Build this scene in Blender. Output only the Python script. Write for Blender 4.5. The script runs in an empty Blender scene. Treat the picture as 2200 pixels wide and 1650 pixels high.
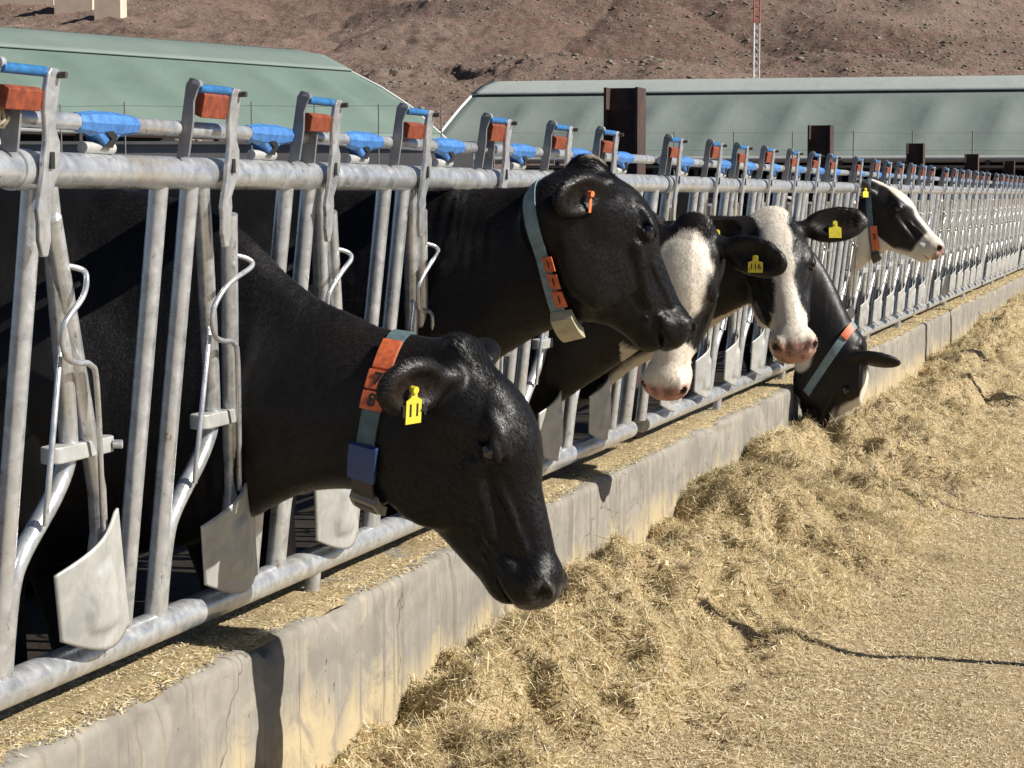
import bpy, bmesh, math, random
import numpy as np
from math import radians, sin, cos, atan, pi, sqrt
from mathutils import Vector, Matrix
from mathutils.bvhtree import BVHTree

SC = bpy.context.scene
COL = SC.collection
random.seed(7)
RNG = np.random.default_rng(7)

# ------------------------------------------------------------------ camera
TH = radians(17.5)
CAM_H = 1.51
cam_d = bpy.data.cameras.new("camera")
cam = bpy.data.objects.new("camera", cam_d)
COL.objects.link(cam)
cam.location = (0, 0, CAM_H)
cam.rotation_euler = (radians(90) - atan(405 / 4600), 0, TH)
cam_d.sensor_width = 36
cam_d.lens = 4600 / 2200 * 36
cam_d.clip_start = 0.1
cam_d.clip_end = 5000
SC.camera = cam

# ------------------------------------------------------------------ sky and sun
SUN_EL = radians(36)
SUN_DIR = Vector((0.9914, 0.1306, 0)).normalized()      # horizontal direction towards the sun
SUN_V = Vector((SUN_DIR.x * cos(SUN_EL), SUN_DIR.y * cos(SUN_EL), sin(SUN_EL)))
world = bpy.data.worlds.new("World")
SC.world = world
world.use_nodes = True
wn = world.node_tree
bg = wn.nodes["Background"]
sky = wn.nodes.new("ShaderNodeTexSky")
sky.sky_type = 'NISHITA'
sky.sun_disc = False
sky.sun_elevation = SUN_EL
sky.sun_rotation = math.atan2(SUN_DIR.x, SUN_DIR.y)
sky.dust_density = 0.3
sky.air_density = 0.7
sky.altitude = 2500
wn.links.new(sky.outputs[0], bg.inputs[0])
bg.inputs[1].default_value = 0.05
sd_ = bpy.data.lights.new("sun", 'SUN')
sd_.energy = 5.0
sd_.angle = radians(0.42)
sd_.color = (1.0, 0.945, 0.86)
sun = bpy.data.objects.new("sun", sd_)
COL.objects.link(sun)
sun.rotation_euler = SUN_V.to_track_quat('Z', 'Y').to_euler()
sun.location = (20, 5, 30)
SC.view_settings.view_transform = 'Standard'
SC.view_settings.look = 'None'
SC.view_settings.exposure = 0.60
SC.view_settings.gamma = 1

# ------------------------------------------------------------------ noise in numpy
def _hash(ix, iy, iz, seed):
    h = (ix.astype(np.int64) * 374761393 + iy.astype(np.int64) * 668265263 + iz.astype(np.int64) * 2147483647 + seed * 1274126177) & 0xffffffff
    h = ((h ^ (h >> 13)) * 1274126177) & 0xffffffff
    h = (h ^ (h >> 16)) & 0xffff
    return h / 65535.0

def vnoise(x, y, z=0.0, seed=0):
    x, y, z = np.broadcast_arrays(np.asarray(x, float), np.asarray(y, float), np.asarray(z, float))
    fx, fy, fz = np.floor(x), np.floor(y), np.floor(z)
    tx, ty, tz = x - fx, y - fy, z - fz
    tx = tx * tx * (3 - 2 * tx); ty = ty * ty * (3 - 2 * ty); tz = tz * tz * (3 - 2 * tz)
    r = 0
    for dx in (0, 1):
        for dy in (0, 1):
            for dz in (0, 1):
                w = (tx if dx else 1 - tx) * (ty if dy else 1 - ty) * (tz if dz else 1 - tz)
                r = r + w * _hash(fx + dx, fy + dy, fz + dz, seed)
    return r * 2 - 1

def fbm(x, y, z=0.0, octv=4, seed=0, gain=0.5):
    a, s, r = 1.0, 0.0, 0
    for o in range(octv):
        k = 2.03 ** o
        r = r + a * vnoise(np.asarray(x) * k + o * 17.3, np.asarray(y) * k - o * 9.1, np.asarray(z) * k, seed + o)
        s += a; a *= gain
    return r / s

# ------------------------------------------------------------------ materials
MATS = {}
class NT:
    def __init__(self, name):
        self.m = bpy.data.materials.new(name); self.m.use_nodes = True
        self.t = self.m.node_tree; self.b = self.t.nodes["Principled BSDF"]
        self.geo = None
        MATS[name] = self.m
    def n(self, ty, **kw):
        nd = self.t.nodes.new(ty)
        for k, v in kw.items():
            setattr(nd, k, v)
        return nd
    def l(self, a, b): self.t.links.new(a, b)
    def coord(self, scale=(1, 1, 1), kind='Object', rot=(0, 0, 0)):
        tc = self.n('ShaderNodeTexCoord'); mp = self.n('ShaderNodeMapping')
        mp.inputs['Scale'].default_value = scale; mp.inputs['Rotation'].default_value = rot
        if kind == 'World':
            g = self.n('ShaderNodeNewGeometry'); self.l(g.outputs['Position'], mp.inputs[0])
        else:
            self.l(tc.outputs[kind], mp.inputs[0])
        return mp.outputs[0]
    def noise(self, vec, scale, detail=4, rough=.55, dist=0):
        nz = self.n('ShaderNodeTexNoise')
        nz.inputs['Scale'].default_value = scale; nz.inputs['Detail'].default_value = detail
        nz.inputs['Roughness'].default_value = rough; nz.inputs['Distortion'].default_value = dist
        self.l(vec, nz.inputs['Vector']); return nz.outputs['Fac']
    def ramp(self, fac, stops, interp='LINEAR'):
        r = self.n('ShaderNodeValToRGB'); cr = r.color_ramp; cr.interpolation = interp
        while len(cr.elements) > 1: cr.elements.remove(cr.elements[-1])
        cr.elements[0].position = stops[0][0]; cr.elements[0].color = (*stops[0][1], 1) if not np.isscalar(stops[0][1]) else (stops[0][1],) * 3 + (1,)
        for p, c in stops[1:]:
            e = cr.elements.new(p); e.color = (*c, 1) if not np.isscalar(c) else (c, c, c, 1)
        self.l(fac, r.inputs[0]); return r.outputs[0]
    def mix(self, fac, a, b, mode='MIX'):
        mx = self.n('ShaderNodeMix', data_type='RGBA', blend_type=mode)
        for s, i in ((fac, 0), (a, 6), (b, 7)):
            if hasattr(s, 'is_output'): self.l(s, mx.inputs[i])
            elif i == 0: mx.inputs[0].default_value = s
            else: mx.inputs[i].default_value = (*s, 1)
        return mx.outputs[2]
    def bump(self, h, strength=.3, dist=.01, normal=None):
        b = self.n('ShaderNodeBump'); b.inputs['Strength'].default_value = strength; b.inputs['Distance'].default_value = dist
        self.l(h, b.inputs['Height'])
        if normal is not None: self.l(normal, b.inputs['Normal'])
        return b.outputs[0]
    def col(self, c):
        if hasattr(c, 'is_output'): self.l(c, self.b.inputs['Base Color'])
        else: self.b.inputs['Base Color'].default_value = (*c, 1)
    def nor(self, n): self.l(n, self.b.inputs['Normal'])
    def set(self, rough=.5, metal=0, spec=None):
        if hasattr(rough, 'is_output'): self.l(rough, self.b.inputs['Roughness'])
        else: self.b.inputs['Roughness'].default_value = rough
        self.b.inputs['Metallic'].default_value = metal
        if spec is not None: self.b.inputs['Specular IOR Level'].default_value = spec

def simple(name, c, rough=.5, metal=0, var=.12, scale=8, bump=.0, spec=None):
    N = NT(name); v = N.coord(kind='Object')
    f = N.noise(v, scale, 5, .6)
    lo = tuple(x * (1 - var) for x in c); hi = tuple(min(1, x * (1 + var)) for x in c)
    N.col(N.ramp(f, [(.3, lo), (.7, hi)])); N.set(rough, metal, spec)
    if bump: N.nor(N.bump(N.noise(v, scale * 6, 4), bump, .004))
    return N.m

# galvanised pipe
N = NT('galvanised'); v = N.coord(kind='World')
f1 = N.noise(v, 26, 5, .65, .6); f2 = N.noise(v, 5, 4, .6); f3 = N.noise(v, 90, 3, .6)
c = N.ramp(f1, [(.28, (.40, .42, .44)), (.5, (.56, .575, .59)), (.72, (.74, .75, .76))])
c = N.mix(N.ramp(f2, [(.52, 0.), (.75, .55)]), c, (.50, .46, .37))
sp = N.ramp(N.noise(N.coord((1, 1, .45), 'World'), 55, 3, .7), [(.66, 0.), (.72, .8)])
c = N.mix(sp, c, (.16, .14, .11))
c = N.mix(N.ramp(N.noise(v, 2.3, 4, .7), [(.60, 0.), (.72, .5)]), c, (.40, .33, .24))
N.col(c); N.set(N.ramp(f1, [(.3, .24), (.7, .42)]), .66)
N.nor(N.bump(f1, .25, .003, N.bump(f3, .12, .001)))
# duller cast plates
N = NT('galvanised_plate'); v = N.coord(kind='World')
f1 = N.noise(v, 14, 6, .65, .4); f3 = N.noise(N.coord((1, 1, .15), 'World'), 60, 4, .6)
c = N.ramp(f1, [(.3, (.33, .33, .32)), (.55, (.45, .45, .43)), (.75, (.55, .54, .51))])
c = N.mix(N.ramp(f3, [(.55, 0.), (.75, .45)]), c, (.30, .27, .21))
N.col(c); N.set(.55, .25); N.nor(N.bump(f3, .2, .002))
simple('shaded_zinc', (.21, .215, .22), .5, .3, .25, 20, .15)  # zinc darkened to paint in the shade on latch plates and tube brackets
simple('blue_plastic', (.055, .18, .46), .5, 0, .35, 45, .2)
simple('blue_roller', (.02, .13, .32), .5, 0, .35, 45, .1)
simple('orange_plastic', (.21, .045, .017), .55, 0, .45, 40, .2)
simple('collar_orange', (.56, .12, .04), .5, 0, .35, 90, .2)
simple('black_paint', (.015, .015, .015), .5)
simple('collar_web', (.075, .12, .13), .8, 0, .3, 40, .3)
simple('collar_web_pale', (.16, .23, .25), .8, 0, .3, 40, .3)
simple('collar_blue', (.02, .045, .14), .45, 0, .2, 30, .1)
simple('transponder', (.36, .33, .22), .5, 0, .2, 30, .1)
simple('transponder_grey', (.17, .165, .14), .5, 0, .25, 30, .1)
simple('tag_yellow', (.72, .60, .05), .4, 0, .1, 40, .1)
simple('tag_orange', (.75, .2, .06), .4)
simple('twine', (.52, .45, .32), .9, 0, .3, 60, .5)
simple('dark_steel', (.05, .042, .04), .6, .2, .3, 20, .2)
simple('eye_black', (.006, .005, .005), .06, 0, 0, 5, 0, .8)
simple('hoof', (.03, .025, .02), .6)

# rusty beam
N = NT('rusty_beam'); v = N.coord(kind='World')
f = N.noise(v, 9, 6, .65, .5)
c = N.ramp(f, [(.3, (.030, .019, .018)), (.55, (.065, .036, .028)), (.75, (.13, .072, .05))])
N.col(c); N.set(.75, .1); N.nor(N.bump(N.noise(v, 70, 4), .3, .003))

# hide
def hide_mat(name):
    N = NT(name); at = N.n('ShaderNodeAttribute'); at.attribute_name = 'Coat'
    v = N.coord((1, 1, 1), 'Object')
    hv = N.coord((9, 60, 9), 'Object', (0, radians(25), 0))
    hair = N.noise(N.coord((60, 60, 14), 'Object', (0, radians(-35), 0)), 3.2, 3, .6, .3)
    big = N.noise(v, 7, 4, .55)
    dust = N.noise(v, 420, 2, .5)
    c = N.mix(N.ramp(big, [(.35, 0.), (.75, .35)]), at.outputs['Color'], (.55, .5, .45), 'MULTIPLY')
    c = N.mix(N.ramp(hair, [(.35, .0), (.8, .30)]), c, (.35, .30, .26), 'MULTIPLY')
    c = N.mix(N.ramp(dust, [(.76, 0.), (.80, .25)]), c, (.35, .28, .17))
    N.col(c)
    N.set(N.ramp(hair, [(.3, .34), (.7, .52)]), 0, .24)
    N.b.inputs['Sheen Weight'].default_value = .015
    N.b.inputs['Sheen Roughness'].default_value = .4
    N.b.inputs['Sheen Tint'].default_value = (.9, .8, .7, 1)
    fine = N.noise(N.coord((160, 160, 40), 'Object', (0, radians(-35), 0)), 2.2, 2, .6, .2)
    N.nor(N.bump(fine, .14, .0015, N.bump(hair, .22, .003, N.bump(big, .35, .012))))
    return N.m
HIDE = hide_mat('cow_hide')

# concrete kerb: grey upper part, straw-juice yellow lower part, drips and pits
N = NT('kerb_concrete'); v = N.coord(kind='World')
zz = N.n('ShaderNodeSeparateXYZ'); N.l(N.n('ShaderNodeNewGeometry').outputs['Position'], zz.inputs[0])
f = N.noise(v, 3.2, 6, .6, .3); f2 = N.noise(v, 22, 6, .7)
c = N.ramp(f, [(.3, (.20, .19, .168)), (.5, (.27, .252, .218)), (.7, (.335, .31, .262))])
c = N.mix(N.ramp(f2, [(.3, .35), (.65, 0.)]), c, (.17, .15, .12))
wob = N.noise(N.coord((1, 2.2, .6), 'World'), 2.2, 5, .65, .5)
ad = N.n('ShaderNodeMath', operation='MULTIPLY_ADD'); N.l(wob, ad.inputs[0]); ad.inputs[1].default_value = -.42; N.l(zz.outputs[2], ad.inputs[2])
low = N.ramp(ad.outputs[0], [(-.06 + .0, 1.), (.12, 0.)])
c = N.mix(low, c, (.44, .36, .225))
drip = N.noise(N.coord((8, 26, 1.4), 'World'), 1.5, 5, .6, .1)
c = N.mix(N.ramp(drip, [(.55, 0.), (.66, .6)]), c, (.15, .12, .085))
drip3 = N.noise(N.coord((14, 60, 2.2), 'World'), 1.5, 3, .5, .05)
c = N.mix(N.ramp(drip3, [(.68, 0.), (.73, .7)]), c, (.07, .055, .04))
drip2 = N.noise(N.coord((5, 13, .8), 'World'), 1.3, 3, .5, .1)
c = N.mix(N.ramp(drip2, [(.55, 0.), (.72, .25)]), c, (.52, .44, .31))
blot = N.noise(N.coord((1, 1, 1.3), 'World'), 5, 7, .68, .8)
c = N.mix(N.ramp(blot, [(.38, .65), (.50, 0.)]), c, (.19, .175, .15))
c = N.mix(N.ramp(blot, [(.60, 0.), (.72, .5)]), c, (.36, .325, .26))
vo = N.n('ShaderNodeTexVoronoi', feature='DISTANCE_TO_EDGE'); vo.inputs['Scale'].default_value = 1.1
wv = N.n('ShaderNodeMix', data_type='VECTOR'); wv.inputs[0].default_value = .16
nzc = N.n('ShaderNodeTexNoise'); nzc.inputs['Scale'].default_value = 9; N.l(v, nzc.inputs['Vector']); N.l(v, wv.inputs[4]); N.l(nzc.outputs['Color'], wv.inputs[5]); N.l(wv.outputs[1], vo.inputs['Vector'])
c = N.mix(N.ramp(vo.outputs['Distance'], [(.0, .75), (.004, 0.)]), c, (.06, .05, .04))
pit = N.noise(N.coord((1, 1, .5), 'World'), 48, 3, .6)
c = N.mix(N.ramp(pit, [(.70, 0.), (.735, .85)]), c, (.05, .04, .03))
N.col(c); N.set(.9, 0, .2); N.nor(N.bump(f2, .5, .006, N.bump(pit, .25, .004)))

# aisle concrete with chaff dust
N = NT('aisle_concrete'); v = N.coord(kind='World')
f = N.noise(v, 1.3, 6, .65, .4); f2 = N.noise(v, 60, 5, .7)
c = N.ramp(f, [(.3, (.50, .44, .35)), (.55, (.58, .51, .41)), (.7, (.66, .58, .46))])
c = N.mix(N.ramp(f2, [(.35, .5), (.6, 0.)]), c, (.20, .165, .12))
N.col(c); N.set(.9, 0, .2); N.nor(N.bump(f2, .4, .004))

# hay underneath and strands
N = NT('hay_bed'); v = N.coord(kind='World')
f = N.noise(v, 60, 6, .75, 1.2); f2 = N.noise(v, 6, 4, .6)
c = N.ramp(f, [(.3, (.10, .066, .028)), (.5, (.42, .33, .19)), (.68, (.68, .56, .36))])
c = N.mix(N.ramp(f2, [(.35, .25), (.6, 0.)]), c, (.16, .12, .065))
N.col(c); N.set(.9, 0, .15); N.nor(N.bump(f, .8, .012))
N = NT('hay_strand'); at = N.n('ShaderNodeAttribute'); at.attribute_name = 'Coat'
N.col(at.outputs['Color']); N.set(.62, 0, .3)
tl = N.n('ShaderNodeBsdfTranslucent'); mxs = N.n('ShaderNodeMixShader'); mxs.inputs[0].default_value = .35
N.l(at.outputs['Color'], tl.inputs[0]); N.l(N.b.outputs[0], mxs.inputs[1]); N.l(tl.outputs[0], mxs.inputs[2])
N.l(mxs.outputs[0], N.t.nodes['Material Output'].inputs[0])
N = NT('hair_strand'); at = N.n('ShaderNodeAttribute'); at.attribute_name = 'Coat'
N.col(at.outputs['Color']); N.set(.38, 0, .20)
N = NT('pen_floor'); v = N.coord(kind='World')
f = N.noise(v, 5, 6, .7, .4)
N.col(N.ramp(f, [(.3, (.016, .012, .009)), (.6, (.032, .024, .017)), (.8, (.06, .045, .03))])); N.set(.8, 0, .2)
N.nor(N.bump(f, .6, .04))

# hill
ORANGE_AT = (cos(TH) * 28.5 - sin(TH) * 212, sin(TH) * 28.5 + cos(TH) * 212, 0)
N = NT('hill_soil'); v = N.coord(kind='World')
f = N.noise(v, .022, 8, .66, .6); f2 = N.noise(v, .5, 6, .72, .3); f3 = N.noise(N.coord((1, 1, 2.2), 'World'), 1.6, 5, .75)
c = N.ramp(f, [(.30, (.145, .082, .066)), (.45, (.205, .128, .105)), (.58, (.26, .18, .148)), (.72, (.32, .26, .205))])
c = N.mix(N.ramp(f2, [(.42, 0.), (.62, .55)]), c, (.175, .15, .11))
c = N.mix(N.ramp(f3, [(.5, 0.), (.66, .6)]), c, (.28, .23, .19))
c = N.mix(N.ramp(f3, [(.30, .7), (.43, 0.)]), c, (.055, .042, .036))
gp = N.n('ShaderNodeNewGeometry'); sub_ = N.n('ShaderNodeVectorMath', operation='SUBTRACT'); N.l(gp.outputs['Position'], sub_.inputs[0]); sub_.inputs[1].default_value = ORANGE_AT
mpo = N.n('ShaderNodeMapping'); mpo.inputs['Rotation'].default_value = (0, 0, radians(-40)); mpo.inputs['Scale'].default_value = (1 / 3.6, 1 / 13., 0); N.l(sub_.outputs[0], mpo.inputs[0])
ln = N.n('ShaderNodeVectorMath', operation='LENGTH'); N.l(mpo.outputs[0], ln.inputs[0])
adn = N.n('ShaderNodeMath', operation='MULTIPLY_ADD'); N.l(N.noise(v, .35, 5, .7), adn.inputs[0]); adn.inputs[1].default_value = 1.6; N.l(ln.outputs['Value'], adn.inputs[2])
c = N.mix(N.ramp(adn.outputs[0], [(.0, .85), (.5, .85), (.99, 0.)]), c, (.46, .25, .13))
sn = N.n('ShaderNodeSeparateXYZ'); N.l(gp.outputs['True Normal'], sn.inputs[0])
c = N.mix(N.ramp(sn.outputs[2], [(.60, .75), (.86, 0.)]), c, (.15, .105, .085))
N.col(c); N.set(.95, 0, .1); N.nor(N.bump(f3, .9, .35, N.bump(f2, .7, .9)))
simple('hill_far_soil', (.13, .125, .12), .95, 0, .25, .1, .4)
simple('hill_rock', (.20, .145, .12), .95, 0, .5, .6, .4)
simple('hill_scrub', (.185, .17, .125), .95, 0, .4, .8, .3)
simple('orange_soil', (.34, .17, .08), .95, 0, .3, .8, .3)
simple('cream_render', (.62, .50, .38), .85, 0, .1, 1)
simple('wall_concrete', (.23, .22, .21), .9, 0, .2, 1.2, .2)
simple('brown_wall', (.16, .11, .08), .9, 0, .3, 1.2, .2)
simple('interior_shade', (.012, .012, .014), .9)  # near-black: shade inside the open barns and shelter, painted as colour
simple('mast_white', (.7, .7, .68), .5)
simple('mast_red', (.42, .10, .07), .5)
simple('eave_steel', (.30, .31, .30), .6)
simple('stake_steel', (.22, .22, .21), .5, .3)
def membrane(name, a, b, seam):
    N = NT(name); v = N.coord(kind='Object')
    f = N.noise(v, .35, 4, .6, .3); f2 = N.noise(N.coord((1, .25, .6), 'Object'), 1.1, 5, .65)
    c = N.ramp(f, [(.3, a), (.7, b)])
    c = N.mix(N.ramp(f2, [(.5, 0.), (.75, .35)]), c, seam)
    N.col(c); N.set(.6, 0, .3)
    N.nor(N.bump(f, .3, .25))
membrane('green_membrane', (.122, .176, .148), (.15, .205, .173), (.10, .147, .122))
membrane('grey_membrane', (.17, .205, .188), (.20, .238, .217), (.145, .178, .162))
membrane('grey_cover_sunlit', (.33, .36, .345), (.37, .40, .38), (.26, .29, .27))  # paler copy of the roof grey, stronger sun on the top strip painted in
membrane('green_cover', (.150, .197, .175), (.18, .226, .20), (.13, .17, .15))

# ------------------------------------------------------------------ object helpers
def link(name, me, mat=None, parent=None, loc=None, smooth=False):
    o = bpy.data.objects.new(name, me); COL.objects.link(o)
    if mat is not None:
        for m in (mat if isinstance(mat, (list, tuple)) else [mat]):
            me.materials.append(MATS[m] if isinstance(m, str) else m)
    if parent is not None: o.parent = parent
    if loc is not None: o.location = loc
    if smooth: me.polygons.foreach_set('use_smooth', np.ones(len(me.polygons), bool))
    return o
def tag(o, label=None, cat=None, group=None, kind=None):
    if label: o['label'] = label
    if cat: o['category'] = cat
    if group: o['group'] = group
    if kind: o['kind'] = kind
    return o
def empty(name, loc, label=None, cat=None, group=None, rz=0):
    o = bpy.data.objects.new(name, None); COL.objects.link(o); o.location = loc; o.rotation_euler = (0, 0, rz)
    o.empty_display_size = .1
    return tag(o, label, cat, group)
def copy_tree(o, parent=None):
    c = o.copy(); COL.objects.link(c); c.parent = parent
    for ch in list(o.children): copy_tree(ch, c)
    return c
def np_mesh(name, verts, faces):
    """faces: (n,4) or (n,3) int array"""
    me = bpy.data.meshes.new(name)
    verts = np.asarray(verts, np.float32); faces = np.asarray(faces, np.int32)
    n, k = faces.shape
    me.vertices.add(len(verts)); me.vertices.foreach_set('co', verts.ravel())
    me.loops.add(n * k); me.loops.foreach_set('vertex_index', faces.ravel())
    me.polygons.add(n); me.polygons.foreach_set('loop_start', np.arange(n, dtype=np.int32) * k)
    me.update(calc_edges=True); me.validate()
    return me
def vcol(me, cols, name='Coat'):
    a = me.color_attributes.new(name, 'FLOAT_COLOR', 'POINT')
    c = np.ones((len(cols), 4), np.float32); c[:, :3] = cols
    a.data.foreach_set('color', c.ravel())

class MB:
    def __init__(self): self.v = []; self.f = []; self.sm = []
    def add(self, vs, fs, smooth=False):
        b = len(self.v); self.v += [tuple(x) for x in vs]; self.f += [tuple(b + i for i in f) for f in fs]; self.sm += [smooth] * len(fs)
    def box(self, c, s, rot=None, bevel=0):
        vs = []
        for dz in (-.5, .5):
            for dx, dy in ((-.5, -.5), (.5, -.5), (.5, .5), (-.5, .5)):
                p = Vector((dx * s[0], dy * s[1], dz * s[2]))
                if rot is not None: p = rot @ p
                vs.append(p + Vector(c))
        self.add(vs, [(3, 2, 1, 0), (4, 5, 6, 7), (0, 1, 5, 4), (1, 2, 6, 5), (2, 3, 7, 6), (3, 0, 4, 7)])
    def tube(self, pts, r, n=12, cap=True, up=None):
        pts = [Vector(p) for p in pts]
        rs = r if isinstance(r, (list, tuple)) else [r] * len(pts)
        vs = []; fs = []; prev = None
        for i, p in enumerate(pts):
            t = ((pts[min(i + 1, len(pts) - 1)] - pts[max(i - 1, 0)])).normalized()
            if prev is None:
                a = up if up is not None else (Vector((0, 0, 1)) if abs(t.z) < .9 else Vector((1, 0, 0)))
                prev = (a - t * a.dot(t)).normalized()
            else: prev = (prev - t * prev.dot(t)).normalized()
            b = t.cross(prev)
            for k in range(n):
                an = 2 * pi * k / n
                vs.append(p + (prev * cos(an) + b * sin(an)) * rs[i])
        for i in range(len(pts) - 1):
            for k in range(n):
                fs.append((i * n + k, i * n + (k + 1) % n, (i + 1) * n + (k + 1) % n, (i + 1) * n + k))
        self.add(vs, fs, True)
        if cap:
            self.add(vs[:n], [tuple(range(n - 1, -1, -1))]); self.add(vs[-n:], [tuple(range(n))])
    def prism(self, outline, thick, frame):
        """outline list of (a,b); frame maps (a,b,t) to a point"""
        n = len(outline)
        vs = [frame(a, b, -thick / 2) for a, b in outline] + [frame(a, b, thick / 2) for a, b in outline]
        fs = [tuple(range(n - 1, -1, -1)), tuple(range(n, 2 * n))] + [(i, (i + 1) % n, n + (i + 1) % n, n + i) for i in range(n)]
        self.add(vs, fs)
    def build(self, name, mat, parent=None, loc=None, bevel=0):
        me = bpy.data.meshes.new(name); me.from_pydata(self.v, [], self.f); me.update()
        me.polygons.foreach_set('use_smooth', np.array(self.sm, bool))
        o = link(name, me, mat, parent, loc)
        bm = bmesh.new(); bm.from_mesh(me); bmesh.ops.recalc_face_normals(bm, faces=bm.faces); bm.to_mesh(me); bm.free()
        if bevel:
            md = o.modifiers.new('bevel', 'BEVEL'); md.width = bevel; md.segments = 2; md.limit_method = 'ANGLE'
        return o

def smooth_path(pts, n=6):
    pts = [Vector(p) for p in pts]; out = []
    for i in range(len(pts) - 1):
        p0 = pts[max(i - 1, 0)]; p1 = pts[i]; p2 = pts[i + 1]; p3 = pts[min(i + 2, len(pts) - 1)]
        for k in range(n):
            t = k / n
            out.append(.5 * ((2 * p1) + (p2 - p0) * t + (2 * p0 - 5 * p1 + 4 * p2 - p3) * t * t + (3 * p1 - p0 - 3 * p2 + p3) * t ** 3))
    out.append(pts[-1]); return out

AX = Vector((-sin(TH), cos(TH), 0)); RT = Vector((cos(TH), sin(TH), 0))   # two horizontal directions of the yard
def yard(r, a, z=0.0):           # metres to the right of and along the yard's long view
    p = RT * r + AX * a; return Vector((p.x, p.y, z))

#@@SETTING
# ------------------------------------------------------------------ ground, pen, aisle
def sheet(name, x0, x1, y0, y1, z, mat):
    m = MB(); m.add([(x0, y0, z), (x1, y0, z), (x1, y1, z), (x0, y1, z)], [(0, 1, 2, 3)])
    return tag(m.build(name, mat), kind='structure')
sheet('ground', -2500, 2500, -2500, 2500, -.03, 'hill_soil')
sheet('pen_floor', -75, -2.12, -6, 62, -.01, 'pen_floor')
sheet('feed_aisle', -2.12, 6, -6, 62, 0.0, 'aisle_concrete')

# hill terrain on a fan-shaped grid that starts beyond the barns
def hill_z(az, d):
    """az in picture-free yard bearing (tan), d metres away"""
    emax = .098 + .010 * np.sin(az * 9 + .5)
    cut = np.clip((az - .2) / .05, 0, 3)
    emax = emax - .020 * cut
    emax = emax + .006 * np.clip((-az - .11) / .08, 0, 1)
    crest = 330 - 40 * np.clip(az * 4, -1, 1)
    t = np.clip((d - 118) / (crest - 118), 0, 1)
    e = emax * (1 - (1 - t) ** 1.75)
    front = 1.5 + d * e
    back = np.clip((d - crest) / 200, 0, 1)
    front = front * (1 - back) + (front * .55) * back
    far = 1.5 + d * .150 * np.clip((d - 420) / 450, 0, 1) ** .8
    z = np.maximum(front, far)
    x = d * az; y = d
    k = np.clip((d - 118) / 50, 0, 1)
    gul = np.abs(fbm(x * .022, y * .012, 0, 4, 3))
    rg = 1 - np.abs(fbm(x * .020 + y * .012, y * .016 - x * .006, 0, 4, 23)) * 2.2
    z = z + k * (rg * 2.6 + fbm(x * .03, y * .03, 0, 4, 11) * 3.8 - (1 - gul) ** 6 * 1.6 + fbm(x * .16, y * .16, 0, 4, 5) * .5)
    z = z + k * np.abs(fbm(x * .55, y * .55, 0, 3, 8)) * .28
    for a0, a1, dc, hh, sd in ((-.075, .035, 176, .45, 61), (.045, .098, 192, .6, 62), (-.12, -.02, 205, .3, 63)):
        w = np.clip((az - a0) / .015, 0, 1) * np.clip((a1 - az) / .015, 0, 1)
        dl = dc + fbm(x * .12, x * 0, 0, 3, sd) * 9 + fbm(x * .9, d * .6, 0, 3, sd + 5) * 1.6
        z = z + w * hh * np.clip((d - dl) / .8, 0, 1) * np.clip(1 - (d - dl) / 16, 0, 1)
    z = z + k * fbm(x * .9, y * .35, 0, 3, 18) * .13
    return np.maximum(z * np.clip((d - 112) / 12, 0, 1), -.6)
NA, ND = 820, 760
az = np.linspace(-.46, .46, NA); dd = np.concatenate([np.linspace(112, 380, 640), np.linspace(382, 1600, 120)])
A, D = np.meshgrid(az, dd)
Z = hill_z(A, D)
P = np.stack([RT.x * A * D + AX.x * D, RT.y * A * D + AX.y * D, Z], -1).reshape(-1, 3)
idx = np.arange(NA * ND).reshape(ND, NA)
F = np.stack([idx[:-1, :-1], idx[:-1, 1:], idx[1:, 1:], idx[1:, :-1]], -1).reshape(-1, 4)
tag(link('hillside', np_mesh('hillside', P, F), 'hill_soil', smooth=True), kind='structure')

def blobs(name, pts, sizes, mat, flat=.7, seed=0, sub=1, label=None):
    bm = bmesh.new(); bmesh.ops.create_icosphere(bm, subdivisions=sub, radius=1)
    bv = np.array([v.co[:] for v in bm.verts]); bf = np.array([[v.index for v in f.verts] for f in bm.faces]); bm.free()
    rng = np.random.default_rng(seed); n = len(pts)
    V = np.repeat(bv[None], n, 0) * (1 + rng.uniform(-.32, .32, (n, len(bv), 1)))
    sc = np.stack([sizes * rng.uniform(.7, 1.4, n), sizes * rng.uniform(.7, 1.4, n), sizes * flat * rng.uniform(.6, 1.2, n)], -1)
    V = V * sc[:, None]
    a = rng.uniform(0, 2 * pi, n)[:, None]
    x = V[..., 0] * np.cos(a) - V[..., 1] * np.sin(a); y = V[..., 0] * np.sin(a) + V[..., 1] * np.cos(a)
    V = np.stack([x, y, V[..., 2]], -1) + pts[:, None]
    Fc = (bf[None] + (np.arange(n) * len(bv))[:, None, None]).reshape(-1, 3)
    return link(name, np_mesh(name, V.reshape(-1, 3), Fc), mat)
def scatter(n, a0, a1, d0, d1, s0, s1, seed, dens=None):
    rng = np.random.default_rng(seed)
    a = rng.uniform(a0, a1, n); d = np.sqrt(rng.uniform(d0 ** 2, d1 ** 2, n))
    if dens is not None:
        k = dens(a, d) > rng.uniform(0, 1, n); a, d = a[k], d[k]
    z = hill_z(a, d); s = rng.uniform(0, 1, len(a)) ** 2.5 * (s1 - s0) + s0
    return np.stack([RT.x * a * d + AX.x * d, RT.y * a * d + AX.y * d, z], -1), s
p_, s_ = scatter(20000, -.3, .3, 135, 340, .04, .14, 21, lambda a, d: .35 + .6 * (vnoise(a * d * .05, d * .05, 0, 9) > -.1))
tag(blobs('hillside_stones', p_, s_, 'hill_rock', .7, 1), kind='stuff')
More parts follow.
